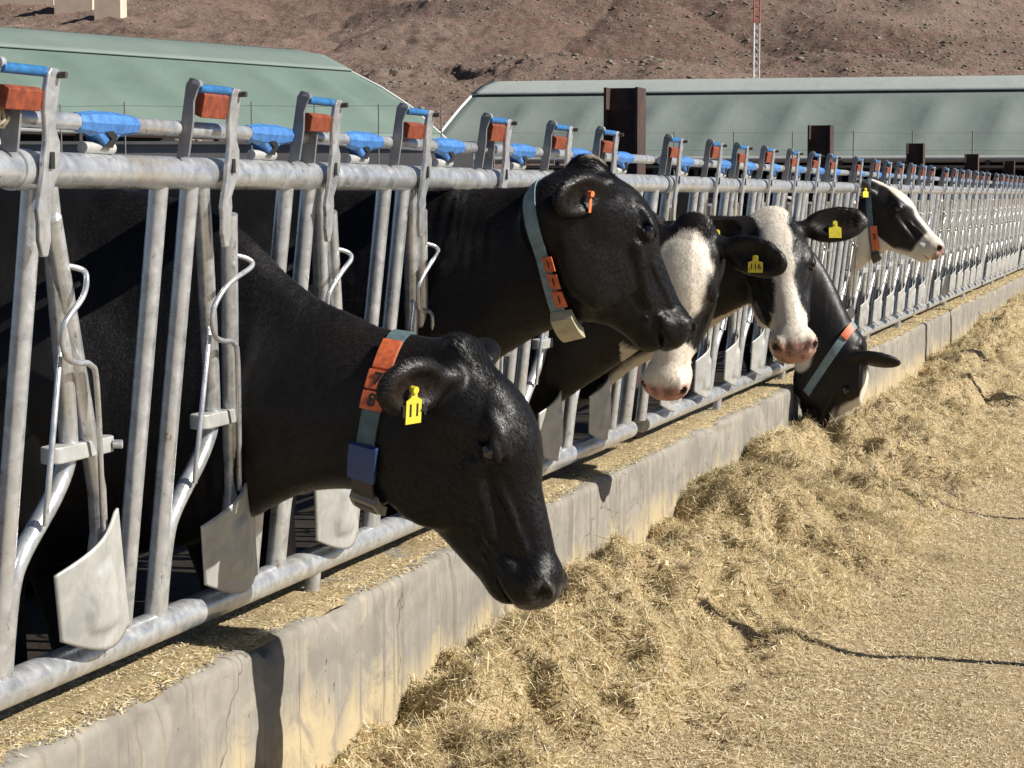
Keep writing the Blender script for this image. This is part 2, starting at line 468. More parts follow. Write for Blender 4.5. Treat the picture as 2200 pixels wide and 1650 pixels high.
p_, s_ = scatter(22000, -.3, .3, 135, 340, .08, .28, 22, lambda a, d: np.clip(vnoise(a * d * .03, d * .03, 0, 14) * 1.8 + .45, 0.05, 1))
tag(blobs('hillside_scrub', p_, s_, 'hill_scrub', .6, 2), kind='stuff')
# cream buildings high on the left of the slope
def building(px0, px1, d, h, dep, label):
    r0 = (px0 - 1100) / 4600 * d; r1 = (px1 - 1100) / 4600 * d
    ds = np.arange(150, 330, 1.0); el = (hill_z(np.full(len(ds), (px0 + px1) / 2 - 1100) / 4600, ds) - CAM_H) / ds
    hit = np.nonzero(np.maximum.accumulate(el) >= d)[0]; k_ = int(hit[0]) if len(hit) else 150
    d, zb = float(ds[k_]), float(el[k_] * ds[k_] + CAM_H)
    r0 = (px0 - 1100) / 4600 * d; r1 = (px1 - 1100) / 4600 * d
    b = empty('hillside_building', yard((r0 + r1) / 2, d, zb), label, 'building', 'cream buildings on the hillside', TH)
    m = MB(); m.box((0, 0, h / 2 - 1), (r1 - r0, dep, h + 2)); m.build('wall', 'cream_render', b)
    m = MB(); m.box((0, 0, h + .1), (r1 - r0 + .3, dep + .3, .2)); m.build('roof', 'cream_render', b)
building(-60, 137, .0885, 5, 6, 'long cream building at the top left on the hillside')
building(139, 219, .0865, 5, 6, 'middle cream building on the hillside')
building(220, 275, .0828, 2.2, 4, 'low cream building, rightmost of the hillside buildings')

# tunnel barns with fabric roofs
def barn(name, ridge_end, ldir, cdir, length, prof, mat, label, bays, ridge_strip):
    """ridge_end: point under the ridge at one gable; ldir along, cdir across (near side)"""
    root = empty(name, ridge_end, label, 'barn')
    ldir = Vector(ldir).normalized(); cdir = Vector(cdir).normalized()
    sub = []
    for i in range(len(prof) - 1):
        for k in range(4):
            t = k / 4; sub.append((prof[i][0] + (prof[i + 1][0] - prof[i][0]) * t, prof[i][1] + (prof[i + 1][1] - prof[i][1]) * t))
    sub.append(prof[-1])
    c = [(-x, z) for x, z in sub[::-1]][:-1] + sub
    nb = bays * 8 + 1
    V = []
    for j in range(nb):
        s = j / (nb - 1) * length
        sag = -.26 * sin(pi * (j % 8) / 8) if j % 8 else 0
        for x, z in c:
            g_ = min(1, max(0, (abs(x) - ridge_strip - .1) / 1.2)) * (1 - .75 * max(0, (abs(x) - 6) / 3)); q = ldir * s + cdir * x; V.append((q.x, q.y, z + sag * g_))
    m = len(c); ids = np.arange(nb * m).reshape(nb, m)
    Fq = np.stack([ids[:-1, :-1], ids[:-1, 1:], ids[1:, 1:], ids[1:, :-1]], -1).reshape(-1, 4)
    me = np_mesh('roof', V, Fq); r = link('roof', me, mat, root, smooth=True)
    md = r.modifiers.new('thick', 'SOLIDIFY'); md.thickness = .05
    # raised overlapping cover strip along the top with its dark shadow gap
    fx = ridge_strip; st = MB(); pr = [p for p in c if -.01 <= p[0] <= fx + .01]
    vs = []
    for j in range(nb):
        s = j / (nb - 1) * length
        for x, z in pr:
            q = ldir * s + cdir * x; vs.append((q.x, q.y, z + .16))
    mm = len(pr); fs = [(j * mm + i, j * mm + i + 1, (j + 1) * mm + i + 1, (j + 1) * mm + i) for j in range(nb - 1) for i in range(mm - 1)]
    st.add(vs, fs, True); so = st.build('ridge_cover', 'grey_cover_sunlit' if mat == 'grey_membrane' else 'green_cover', root); md = so.modifiers.new('t', 'SOLIDIFY'); md.thickness = .06
    # arch ribs at the gable, eave beams, posts, dark back
    g = MB(); g.tube([ldir * -.03 + cdir * x + Vector((0, 0, z + .03)) for x, z in c], .07, 6); g.build('gable_hoop', 'mast_white', root)
    w = prof[-1][0]; ez = prof[-1][1]
    for s in (-1, 1):
        e = MB(); p0 = cdir * (w * s); e.tube([p0 + Vector((0, 0, ez - .05)), p0 + ldir * length + Vector((0, 0, ez - .05))], .16, 4)
        e.build('eave_beam', 'eave_steel', root)
        for b in range(0, bays + 1, 2):
            pm = MB(); q = p0 + ldir * (length * b / bays); pm.box((q.x, q.y, (ez - .1) / 2), (.2, .2, ez - .1)); pm.build('post', 'dark_steel', root)
    k = MB(); a0 = cdir * (-w * .9); a1 = a0 + ldir * length
    k.add([(a0.x, a0.y, 0), (a1.x, a1.y, 0), (a1.x, a1.y, ez + .6), (a0.x, a0.y, ez + .6)], [(0, 1, 2, 3)]); k.build('back_wall', 'interior_shade', root)
    return root
def dirv(r, a): p = RT * r + AX * a; return (p.x, p.y, 0)
barn('green_barn', yard(-9.0, 90), dirv(-.61, -.79), dirv(.79, -.61), 44,
     [(0, 7.4), (1.6, 7.12), (3.15, 6.45), (4.7, 5.80), (6.2, 5.02), (8.1, 3.66)], 'green_membrane',
     'long tunnel barn with a green fabric roof sloping up to the left', 14, 3.15)
PH = radians(12)
barn('grey_barn', yard(-.5, 110), dirv(cos(PH), -sin(PH)), dirv(-sin(radians(25)), -cos(radians(25))), 72,
     [(0, 7.15), (1.2, 7.08), (2.4, 6.82), (3.6, 6.35), (5.0, 5.62), (6.4, 4.8), (7.8, 3.95), (9.0, 3.2)], 'grey_membrane',
     'long tunnel barn with a pale grey fabric roof behind the rusty beams', 22, 3.6)
# pale low roof between the two barns
m = MB(); q = yard(-5.4, 150)
rt = empty('pale_shed', q, 'small pale shed roof showing between the two tunnel barns', 'shed', rz=TH)
m.add([(-5, 0, 5.2), (5, 0, 5.2), (4, 3, 7.0), (-4, 3, 7.0)], [(0, 1, 2, 3)]); m.build('roof', 'mast_white', rt).modifiers.new('s', 'SOLIDIFY').thickness = .1
m = MB(); m.box((0, 2, 2.5), (9, 2, 5)); m.build('wall', 'wall_concrete', rt)

# yard wall between the pen and the barns
w = empty('yard_wall', yard(-9, 42), 'grey concrete yard wall in front of the green roofed barn', 'wall', rz=TH)
m = MB(); m.box((2, 0, 1.25), (12.5, .2, 2.5)); m.build('wall_panel', 'wall_concrete', w)
m = MB(); m.box((-9.3, -.1, 1.27), (10, .2, 2.5)); m.build('brown_panel', 'brown_wall', w)
m = MB(); m.box((2, 0, 2.53), (12.6, .28, .06)); m.build('coping', 'wall_concrete', w)
# dark open pen shelter right of the wall
w = empty('pen_shelter', yard(6, 48), 'low dark open pen shelter under the grey roofed barn', 'shelter', rz=TH)
m = MB(); m.box((4, 3, .9), (19, .2, 1.8)); m.build('back_wall', 'interior_shade', w)
for k in range(9):
    m = MB(); m.box((-5 + k * 2.2, 0, 1.05), (.12, .12, 2.1)); m.build('post', 'dark_steel', w)
m = MB(); m.box((4, 1.5, 2.15), (19.4, 3.2, .06)); m.build('roof', 'dark_steel', w)

# thin stakes with wire in front of the barns
for (nm, a, r0, n, st, h, lab) in (('stake_fence', 40, -14.2, 12, 1.17, 3.22, 'thin stakes and wire standing before the green roofed barn'),
                                   ('stake_fence', 62, -.5, 13, 1.72, 3.36, 'thin pale stakes and wire standing before the grey roofed barn')):
    e = empty(nm, yard(r0, a), lab, 'wire fence', rz=TH)
    for k in range(n):
        m = MB(); m.tube([(k * st, 0, 0), (k * st + random.uniform(-.03, .03), 0, h + random.uniform(-.03, .03))], .015 if a < 50 else .02, 5); m.build('stake', 'stake_steel', e)
    for z in (h - .05, h - .55):
        m = MB(); m.tube([(k * st, 0, z - (.015 if k % 2 else 0)) for k in range(n)], .004, 4); m.build('wire', 'stake_steel', e)

# lattice mast
e = empty('lattice_mast', yard(15.75, 140), 'tall lattice mast, white below and red above, on the slope', 'mast', rz=TH + .3)
def mast(z0, z1, mat, name):
    m = MB(); hw = .2
    cs = [(-hw, -hw), (hw, -hw), (0, hw)]
    for x, y in cs: m.tube([(x, y, z0), (x, y, z1)], .045, 5)
    z = z0; i = 0
    while z < z1 - .45:
        for j in range(3):
            a, b = cs[j], cs[(j + 1) % 3]
            if i % 2: a, b = b, a
            m.tube([(*a, z), (*b, z + .45)], .022, 4)
        z += .45; i += 1
    m.build(name, mat, e)
mast(4, 12.6, 'mast_white', 'lower_section'); mast(12.6, 22, 'mast_red', 'upper_section')

# ------------------------------------------------------------------ kerb
def kerb():
    prof = [(-2.30, 0.0), (-2.30, .47), (-2.29, .495), (-2.25, .5)] + [(-2.25 + .25 * i / 11, .5) for i in range(1, 12)] + \
        [(-1.985, .498), (-1.976, .492), (-1.971, .483), (-1.97, .47)] + [(-1.97, .47 - .47 * i / 16) for i in range(1, 17)]
    prof = np.array(prof)
    ys = []; y = 1.2
    while y < 48: ys.append(y); y += .012 if y < 9 else (.03 if y < 18 else .1)
    ys = np.array(ys); n = len(prof)
    X = np.repeat(prof[None, :, 0], len(ys), 0); Zz = np.repeat(prof[None, :, 1], len(ys), 0); Y = np.repeat(ys[:, None], n, 1)
    edge = np.exp(-((X + 1.975) ** 2 + (Zz - .495) ** 2) / (.045 ** 2))
    chip = np.clip(fbm(Y * 5, Zz * 5, 0, 5, 41) * 2.0 - .15, 0, 1) * edge
    fr = (X > -2.2)
    X = X - chip * .034 + fr * fbm(Y * 9, Zz * 9, 0, 4, 42) * .0035 + fr * fbm(Y * .5, Zz * .3, 0, 2, 43) * .004
    Zz = Zz - chip * .030 - (Zz > .4) * (fbm(Y * .4, X * 2, 0, 3, 44) * .004 + fbm(Y * 14, X * 14, 0, 3, 45) * .003)
    for sy in (5.08, 7.9, 10.72, 13.54, 16.36, 19.2, 22, 24.8, 27.6):      # casting seams
        X -= fr * .014 * np.exp(-((Y - sy + fbm(Zz * 6, 0 * Zz, 0, 3, 46) * .006) / .009) ** 2)
    V = np.stack([X, Y, Zz], -1).reshape(-1, 3)
    ids = np.arange(len(ys) * n).reshape(len(ys), n)
    Fq = np.stack([ids[:-1, :-1], ids[1:, :-1], ids[1:, 1:], ids[:-1, 1:]], -1).reshape(-1, 4)
    o = link('feed_kerb', np_mesh('feed_kerb', V, Fq), 'kerb_concrete', smooth=True)
    tag(o, 'long cast concrete feed kerb below the headlock fence, stained yellow along its foot', 'kerb')
kerb()

# ------------------------------------------------------------------ hay heap
CY = np.array([0, 3.5, 4.3, 4.8, 5.2, 5.3, 6.4, 6.9, 7.6, 8.35, 8.5, 9.8, 11.1, 12.4, 13.7, 16, 19, 23, 28, 60])
CH = np.array([.06, .08, .10, .11, .08, .16, .15, .20, .16, .12, .22, .22, .24, .16, .10, .14, .17, .2, .22, .2])
def hay_h(X, Y):
    t = X + 1.97
    c = np.interp(Y, CY, CH)
    wd = 1.25 + .15 * np.sin(Y * .55 + 1) + .1 * np.sin(Y * 1.7)
    u = np.clip(t / wd, 0, 1.6)
    base = c * (1 + .55 * np.sin(np.clip(u * 2.2, 0, 1) * pi) * .5)
    fall = np.clip(1 - u, 0, 1)
    fall = fall * fall * (3 - 2 * fall)
    lump = fbm(X * 3.1, Y * 2.3, 0, 3, 51) * .145 + fbm(X * 9, Y * 7, 0, 3, 52) * .072 + (.5 - np.abs(fbm(X * 6, Y * 5, 0, 3, 58))) * .03
    gouge = -np.clip(fbm(X * 2.4 + 5, Y * 1.7, 0, 3, 57) * 2.4 - .2, 0, 1) * .17
    near = np.clip(fall * 1.6, 0, 1)
    h = (base * 1.12) * fall ** .8 + (lump + gouge) * near * np.clip(.5 + t * 3, .5, 1)
    h = h + fbm(X * 26, Y * 26, 0, 3, 53) * (.004 + .020 * near)
    # ragged thin outer edge
    h = h + .016 - .03 * np.clip(u - 1.12 + fbm(X * 1.6, Y * 1.1, 0, 4, 54) * .35, 0, .8)
    h = np.maximum(h, .014 - .05 * np.clip(u - .95, 0, 1) + fbm(X * 12, Y * 12, 0, 2, 59) * .006)
    return np.maximum(h, -.01)
def hay():
    rows = []; ys = []; y = 3.0
    while y < 46: ys.append(y); y += .014 if y < 9 else (.028 if y < 16 else .08)
    xs = np.linspace(-1.99, .15, 150); ys = np.array(ys)
    Xg, Yg = np.meshgrid(xs, ys)
    Hh = hay_h(Xg, Yg)
    V = np.stack([Xg, Yg, Hh], -1).reshape(-1, 3)
    ids = np.arange(V.shape[0]).reshape(Xg.shape)
    Fq = np.stack([ids[:-1, :-1], ids[:-1, 1:], ids[1:, 1:], ids[1:, :-1]], -1).reshape(-1, 4)
    me = np_mesh('hay_bed', V, Fq)
    return me, V, Fq
HAY_COLS = np.array([(.84, .70, .44), (.76, .62, .36), (.58, .45, .25), (.90, .80, .58), (.68, .61, .36), (.40, .30, .16), (.50, .46, .25), (.92, .86, .70)])
def sm_(x, a, b):
    t = np.clip((x - a) / (b - a), 0, 1); return t * t * (3 - 2 * t)
def strands(px, py, pz, nx, L, W, rng, lift=.35, bend=.25):
    """thin bent blades; px.. base positions"""
    n = len(px)
    a = rng.uniform(0, 2 * pi, n); el = rng.normal(0, 1, n) * lift
    d = np.stack([np.cos(a) * np.cos(el), np.sin(a) * np.cos(el), np.sin(el)], -1)
    s = np.stack([-np.sin(a), np.cos(a), rng.normal(0, .6, n)], -1); s /= np.linalg.norm(s, axis=1)[:, None]
    c = np.stack([px, py, pz], -1)
    bz = np.cross(d, s) * (L * rng.normal(0, bend, n))[:, None]
    sw = s * (W / 2)[:, None]
    p0 = c - d * (L / 2)[:, None] - bz * .5; p1 = c + bz * .5; p2 = c + d * (L / 2)[:, None] - bz * .5
    V = np.stack([p0 - sw, p0 + sw, p1 + sw, p1 - sw, p2 + sw * .6, p2 - sw * .6], 1)
    b = np.arange(n) * 6
    F = np.concatenate([np.stack([b, b + 1, b + 2, b + 3], -1), np.stack([b + 3, b + 2, b + 4, b + 5], -1)])
    ci = rng.choice(len(HAY_COLS), n, p=[.2, .2, .16, .1, .12, .08, .08, .06])
    Cc = HAY_COLS[ci] * rng.uniform(.75, 1.15, (n, 1))
    return V.reshape(-1, 3), F, np.repeat(Cc, 6, 0)
def hay_build():
    rng = np.random.default_rng(5)
    me, V0, F0 = hay()
    VV = [V0]; FF = [F0]; CC = [np.tile((.3, .2, .1), (len(V0), 1))]; off = len(V0)
    specs = [(3.6, 6.2, 105000, 1.0), (6.2, 9.5, 95000, 1.0), (9.5, 15, 70000, 1.25), (15, 30, 45000, 1.9)]
    for y0, y1, n, k in specs:
        x = -1.97 + rng.uniform(0, 1, n) ** 1.15 * 2.0; y = rng.uniform(y0, y1, n)
        h = hay_h(x, y)
        keep = (h > .008) | (rng.uniform(0, 1, n) < np.clip(.42 + fbm(x * 1.2, y * .8, 0, 3, 92) * .9, .16, .9))
        # denser and longer blades on the heap, finer chaff on the aisle
        x, y, h = x[keep], y[keep], h[keep]
        heap = np.clip(h / .08, .0, 1)
        L = (.010 + .034 * heap * rng.uniform(.3, 1.35, len(x)) + rng.uniform(0, .01, len(x))) * k
        W = rng.uniform(.0016, .0038, len(x)) * (.8 + .5 * rng.uniform(0, 1, len(x)) ** 6) * k
        z = np.maximum(h, .003) + rng.uniform(-.004, .010, len(x)) * (.25 + heap) * k ** .5
        q = rng.uniform(0, 1, len(x)); L = np.where(q < .03, L * 2.6 + .02, L); W = np.where((q > .97), W * 2.6, W); L = np.where(q > .97, L * .8, L)
        v, f, c = strands(x, y, z, None, L, W, rng, .12 + .33 * heap, .22)
        ln_k = np.repeat((1 - heap) * .5, 6)[:, None]; c = c * (1 - ln_k) + np.array((.72, .62, .46))[None] * ln_k
        dk = sm_(fbm(x * 2.2, y * 1.6, 0, 3, 91), .15, .45) * heap
        c = c * np.repeat(1 - .35 * dk, 6)[:, None] * np.array((1, .97, .9)) ** np.repeat(dk, 6)[:, None]
        v[:, 2] = np.maximum(v[:, 2], .002)
        VV.append(v); FF.append(f + off); CC.append(c); off += len(v)
    V = np.concatenate(VV); F = np.concatenate(FF); C = np.concatenate(CC)
    me = np_mesh('hay', V, F); vcol(me, C)
    o = link('hay', me, ['hay_bed', 'hay_strand'])
    mi = np.ones(len(F), np.int32); mi[:len(F0)] = 0
    me.polygons.foreach_set('material_index', mi)
    sm = np.zeros(len(F), bool); sm[:len(F0)] = True; me.polygons.foreach_set('use_smooth', sm)
    tag(o, 'loose chopped yellow hay heaped along the concrete kerb', 'hay', kind='stuff')
    # chaff lying on top of the kerb
    n = 150000; y = 3.2 + rng.uniform(0, 1, n) ** 1.35 * 26; x = rng.uniform(-2.29, -1.978, n)
    d = fbm(x * 6, y * 3, 0, 3, 61)
    keep = rng.uniform(0, 1, n) < np.clip(.75 + d * 1.2 - np.clip((x + 2.03) / .05, 0, 1) * .75, .03, 1)
    x, y = x[keep], y[keep]; k = np.clip(y / 9, 1, 2.4)
    z = .5 - fbm(y * .4, x * 2, 0, 3, 44) * .004 + rng.uniform(0, .012, len(x)) * np.clip(.6 + fbm(x * 9, y * 6, 0, 2, 62) , .1, 1.5)
    v, f, c = strands(x, y, z, None, rng.uniform(.006, .024, len(x)) * k, rng.uniform(.0016, .0036, len(x)) * k, rng, .22, .15)
    # bed below the chaff
    xs = np.linspace(-2.285, -1.99, 20); ys = np.arange(2.6, 34, .035)
    Xg, Yg = np.meshgrid(xs, ys)
    Hh = .497 - fbm(Yg * .4, Xg * 2, 0, 3, 44) * .004 + .012 * np.clip(fbm(Xg * 9, Yg * 6, 0, 3, 62) + .75 - np.clip((Xg + 2.05) / .06, 0, 1) * 1.5, -.7, 1)
    V0 = np.stack([Xg, Yg, Hh], -1).reshape(-1, 3); ids = np.arange(len(V0)).reshape(Xg.shape)
    F0 = np.stack([ids[:-1, :-1], ids[:-1, 1:], ids[1:, 1:], ids[1:, :-1]], -1).reshape(-1, 4)
    me = np_mesh('hay_chaff', np.concatenate([V0, v]), np.concatenate([F0, f + len(V0)])); vcol(me, np.concatenate([np.tile((.3, .2, .1), (len(V0), 1)), c]))
    o = link('hay_chaff', me, ['hay_bed', 'hay_strand'])
    mi = np.ones(len(F0) + len(f), np.int32); mi[:len(F0)] = 0; me.polygons.foreach_set('material_index', mi)
    tag(o, 'fine yellow chaff lying on the flat top of the kerb', 'chaff', kind='stuff')
hay_build()

# ------------------------------------------------------------------ headlock feed fence
X0 = -2.10; ZB = .585; ZT = 1.556; LEAN = .119
def fx(z, off=0): return LEAN * (z - ZB) + off        # local x of the leaning fence plane
def FP(u, z, off=0): return Vector((fx(z, off), u, z))
P2 = [.063 + .637 * j for j in range(8)]
P1 = [.56 + .637 * j for j in range(7)]
LT = [.055, .815, 1.385, 2.03, 2.72, 3.38, 3.97]
def fence_section(k):
    rj = random.Random(40 + k)
    root = empty('headlock_panel', (X0, 3.37 + 4.92 * k, 0))
    m = MB(); m.tube([FP(-.03, ZT), FP(4.86, ZT)], .0335, 24); tr = m.build('top_rail', 'galvanised', root)
    m = MB(); m.tube([FP(-.02, ZT), FP(.035, ZT)], .0375, 24); m.build('rail_sleeve', 'galvanised', tr)
    m = MB(); m.tube([FP(.12, ZB), FP(4.84, ZB)], .0345, 24); br = m.build('bottom_rail', 'galvanised', root)
    for u in (1.62, 3.3):
        m = MB(); m.tube([FP(u, ZB - .02), FP(u, .49)], .02, 10); m.build('rail_foot', 'galvanised', br)
    for u in P2 + P1:
        m = MB(); m.tube([FP(u, ZT - .02), FP(u + .02, ZB + .02)], .0198, 14); m.build('upright', 'galvanised', root)
    m = MB(); m.tube([FP(4.74, ZT - .02), FP(4.74, ZB + .02)], .028, 14); m.build('upright', 'galvanised', root)
    # release tube along the top, carried by rounded brackets
    m = MB(); m.tube([FP(-.10, 1.646), FP(4.66, 1.646)], .0165, 12); rel = m.build('release_tube', 'galvanised', root)
    for j in range(7):
        L = LT[j]; p = P2[j]
        ja = rj.uniform(-.03, .03); jc = rj.choice((0, 0, 0, .03)) if not (k == 0 and j == 1) else .035
        ls = L - .035
        # bent brace welded beside the upright
        pts = [FP(p + .05, ZT - .02), FP(p + .10, 1.40), FP(p + .205, 1.08), FP(p + .215, 1.00), FP(p + .17, .93), FP(p + .075, .84), FP(p + .045, .77), FP(p + .045, ZB + .02)]
        m = MB(); m.tube(smooth_path(pts, 4), .0190, 12); m.build('bent_brace', 'galvanised', root)
        # locking arm
        top = (L + .065, 1.47)
        arm = empty('x', (0, 0, 0)); bpy.data.objects.remove(arm)
        m = MB(); m.tube([FP(top[0], top[1], .012), FP(p + .33 + ja, .93, .012), FP(p + .355 + ja, .84, .012), FP(p + .345, .72, .012)], .019, 12)
        arm = m.build('locking_arm', 'galvanised', root)
        # clamp
        m = MB(); c0 = FP(p + .15, 1.025, .006); c1 = FP(p + .345, 1.015, .012)
        ring = []
        for t in range(17):
            a = pi / 2 + pi * t / 16; ring.append((cos(a) * .0235, sin(a) * .0235))
        out = [(c0.y + a, b) for a, b in ring]
        out += [(c1.y + cos(-pi / 2 + pi * t / 8) * .0215, sin(-pi / 2 + pi * t / 8) * .0215) for t in range(9)]
        m.prism(out, .032, lambda a, b, t: Vector((c0.x + b, a, 1.02 + t)))
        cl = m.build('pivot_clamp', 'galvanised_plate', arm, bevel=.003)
        m = MB(); m.tube([FP(p + .345, 1.02, .03), FP(p + .350, 1.02, .047)], .009, 6); m.build('bolt', 'galvanised', cl)
        # counterweight plate with an embossed panel
        q = [(p + .142, .79), (p + .375, .888), (p + .474, .628), (p + .34, .618), (p + .19, .652)]
        ns, nt = 30, 24; V = []
        A0, A1, B1, B0 = Vector(q[0]), Vector(q[1]), Vector(q[2]), Vector(q[4])
        for i in range(nt + 1):
            for jn in range(ns + 1):
                s, t = jn / ns, i / nt
                a = A0.lerp(A1, s); b = B0.lerp(B1, s); pt = a.lerp(b, t)
                zz_ = pt.y - .030 * t * sin(pi * s) 
                bx = max(abs(s - .52) / .25, abs(t - .52) / .30, (abs(s - .52) / .22 + (.52 - t) * 1.6) if t < .6 else 0)
                emb = .009 * float(np.clip((1.0 - bx) * 7, 0, 1))
                V.append(FP(pt.x, zz_, .034 + .035 * sin(pi * min(1, s * 1.05)) * .8 + emb))
        ids = np.arange(len(V)).reshape(nt + 1, ns + 1)
        m = MB(); m.add(V, [tuple(int(z) for z in r) for r in np.stack([ids[:-1, :-1], ids[:-1, 1:], ids[1:, 1:], ids[1:, :-1]], -1).reshape(-1, 4)], True)
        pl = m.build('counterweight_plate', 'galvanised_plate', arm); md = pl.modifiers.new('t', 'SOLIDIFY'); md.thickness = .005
        # release rods
        ua = L + .065 + (p + .33 + ja - L - .065) * .165
        pts = [FP(ua, 1.382, .016), FP(ua + .035, 1.372, .040), FP(ua + .028, 1.355, .055), FP(p + .12, 1.321, .055), FP(p + .068, 1.27, .05), FP(p + .085, 1.215, .05), FP(p + .13, 1.198, .05), FP(p + .185, 1.19, .05), FP(p + .22, 1.14, .05), FP(p + .307, .85, .045)]
        m = MB(); m.tube(smooth_path(pts, 5), .0058, 8); m.build('release_rod', 'galvanised', arm)
        m = MB(); m.tube([FP(p + .115, 1.225, .02), FP(p + .09, 1.215, .035), FP(p + .11, .89, .025)], .006, 8); m.build('stop_rod', 'galvanised', arm)
        # latch: wavy strap, dark inner plate, roller, orange catch
        zs = [1.734, 1.725, 1.695, 1.66, 1.63, 1.605, 1.575, 1.545, 1.507, 1.485, 1.461, 1.43, 1.40]
        lo = [.014, .022, .026, .024, .018, .020, .024, .022, .022, .024, .020, .018, .006]
        hi = [.014, .020, .022, .018, .016, .030, .034, .030, .018, .026, .018, .022, .010]
        cen = [0, 0, 0, 0, .004, .010, .012, .012, .006, .006, .012, .016, .022]
        outl = [(ls + c + h, z) for z, h, c in zip(zs, hi, cen)] + [(ls + c - l, z) for z, l, c in reversed(list(zip(zs, lo, cen)))]
        m = MB(); m.prism(outl, .011, lambda a, b, t: FP(a, b, .046 + t)); lat = m.build('latch', 'galvanised', root, bevel=.003)
        m = MB(); m.box(FP(ls + .012, 1.572, .053), (.004, .014, .030)); m.build('slot', 'black_paint', lat)
        il = ls - .165
        oi = [(-.016, 1.735), (-.008, 1.748), (.006, 1.745), (.012, 1.73), (.004, 1.70), (.007, 1.66), (.004, 1.59), (-.022, 1.585), (-.019, 1.66)]
        m = MB(); m.prism(oi, .008, lambda a, b, t: Vector((fx(b, .030 + a), il + t, b))); m.build('inner_plate', 'shaded_zinc', lat)
        m = MB(); m.tube([FP(il - .004, 1.735, .036), FP(il + .010, 1.736, .036)], .010, 10); m.build('roller_end', 'galvanised', lat)
        m = MB(); m.tube([FP(il + .004, 1.727, .038), FP(ls - .014, 1.727, .038)], .0095, 12); m.build('blue_roller', 'blue_roller', lat)
        m = MB(); m.tube([FP(ls + .01, 1.722, .050), FP(ls + .01, 1.722, .068)], .006, 8); m.build('bolt', 'dark_steel', lat)
        m = MB()
        cat = [(-.018, 1.660 + jc * .6), (.014, 1.657 + jc * .3), (.018, 1.692 + jc * .6), (.006, 1.700 + jc), (-.006, 1.696 + jc), (-.020, 1.702 + jc)]
        m.prism(cat, .115, lambda a, b, t: Vector((fx(b, .028 + a), (il + ls) / 2 + t, b))); m.build('orange_catch', 'orange_plastic', lat, bevel=.002)
        if j % 2 == 0:
            br_ = [(.024 * cos(a), 1.655 + .028 * sin(a)) for a in [pi * t / 8 for t in range(9)]] + [(-.024, 1.585), (.024, 1.585)]
            m = MB(); m.prism(br_, .007, lambda a, b, t: Vector((fx(b, .010 + a), L - .11 + t, b))); m.build('tube_bracket', 'shaded_zinc', root)
        # blue sleeve on the release tube
        m = MB(); s0, s1 = L + .14, L + .37
        m.tube([FP(s0, 1.646), FP(s0 + .035, 1.646), FP(s0 + .06, 1.645), FP(s1 - .075, 1.645), FP(s1 - .03, 1.646), FP(s1, 1.646)], [.018, .0205, .0240, .0240, .0205, .018], 8)
        sl = m.build('blue_sleeve', 'blue_plastic', rel)
        for f_ in sl.data.polygons: f_.use_smooth = False
        m = MB(); m.prism([(s0 + .05, 1.634), (s0 + .165, 1.634), (s0 + .125, 1.604), (s0 + .10, 1.604)], .034, lambda a, b, t: FP(a, b, t)); m.build('sleeve_fin', 'blue_plastic', sl, bevel=.002)
        m = MB(); m.prism([(s0 + .085, 1.630), (s0 + .115, 1.632), (s0 + .135, 1.622), (s0 + .118, 1.600), (s0 + .090, 1.603), (s0 + .112, 1.617)], .003, lambda a, b, t: FP(a, b, .0195 + t)); m.build('sleeve_slot', 'black_paint', sl)
        m = MB(); m.tube([FP(s0 + .045, 1.600, -.004), FP(s0 + .145, 1.600, .004)], .0115, 12); m.build('stub_tube', 'galvanised_plate', root)
    return root
NSEC = 6
panel = fence_section(0)
ORD = ['nearest', 'second nearest', 'third', 'fourth', 'fifth', 'farthest visible']
PL = ['nearest galvanised headlock panel, holding the two black cows at its locking arms',
      'galvanised headlock panel just beyond the first rusty beam, with the head-down cow reaching under it',
      'galvanised headlock panel holding the white jawed cow that looks right',
      'galvanised headlock panel just beyond the third rusty beam',
      'small galvanised headlock panel next to last at the far end of the fence',
      'last galvanised headlock panel at the far right end of the fence']
tag(panel, PL[0], 'feed fence', 'headlock fence panels along the kerb')
second = fence_section(1); tag(second, PL[1], 'feed fence', 'headlock fence panels along the kerb')
for k in range(2, NSEC):
    c_ = copy_tree((panel, second)[k % 2]); c_.location = (X0, 3.37 + 4.92 * k, 0); tag(c_, PL[k], 'feed fence', 'headlock fence panels along the kerb')
# rope twisted round the nearest tube end
m = MB(); m.tube([FP(-.17 + .10 * t / 40, 1.646) + Vector((cos(t * 1.1) * .020, 0, sin(t * 1.1) * .020)) for t in range(41)], .0035, 5)
for a in (.2, 1.9): m.tube([FP(-.15 + .02 * a, 1.63, .02), FP(-.14 + .02 * a, 1.60, .026), FP(-.13, 1.565, .02)], .002, 4)
tw = m.build('twine', 'twine', None, (X0, 3.37, 0)); tag(tw, 'cream twine wound round the end of the nearest release tube', 'twine')
e = empty('end_rails', (X0, 3.37, 0), 'end rails of the fence leaving the picture at the left', 'fence rails')
for nm, z, u1, r in (('top_rail', ZT, -.03, .0335), ('bottom_rail', ZB, .12, .0345), ('release_tube', 1.646, -.105, .0165)):
    m = MB(); m.tube([FP(-.9, z), FP(u1, z)], r, 20); m.build(nm, 'galvanised', e)

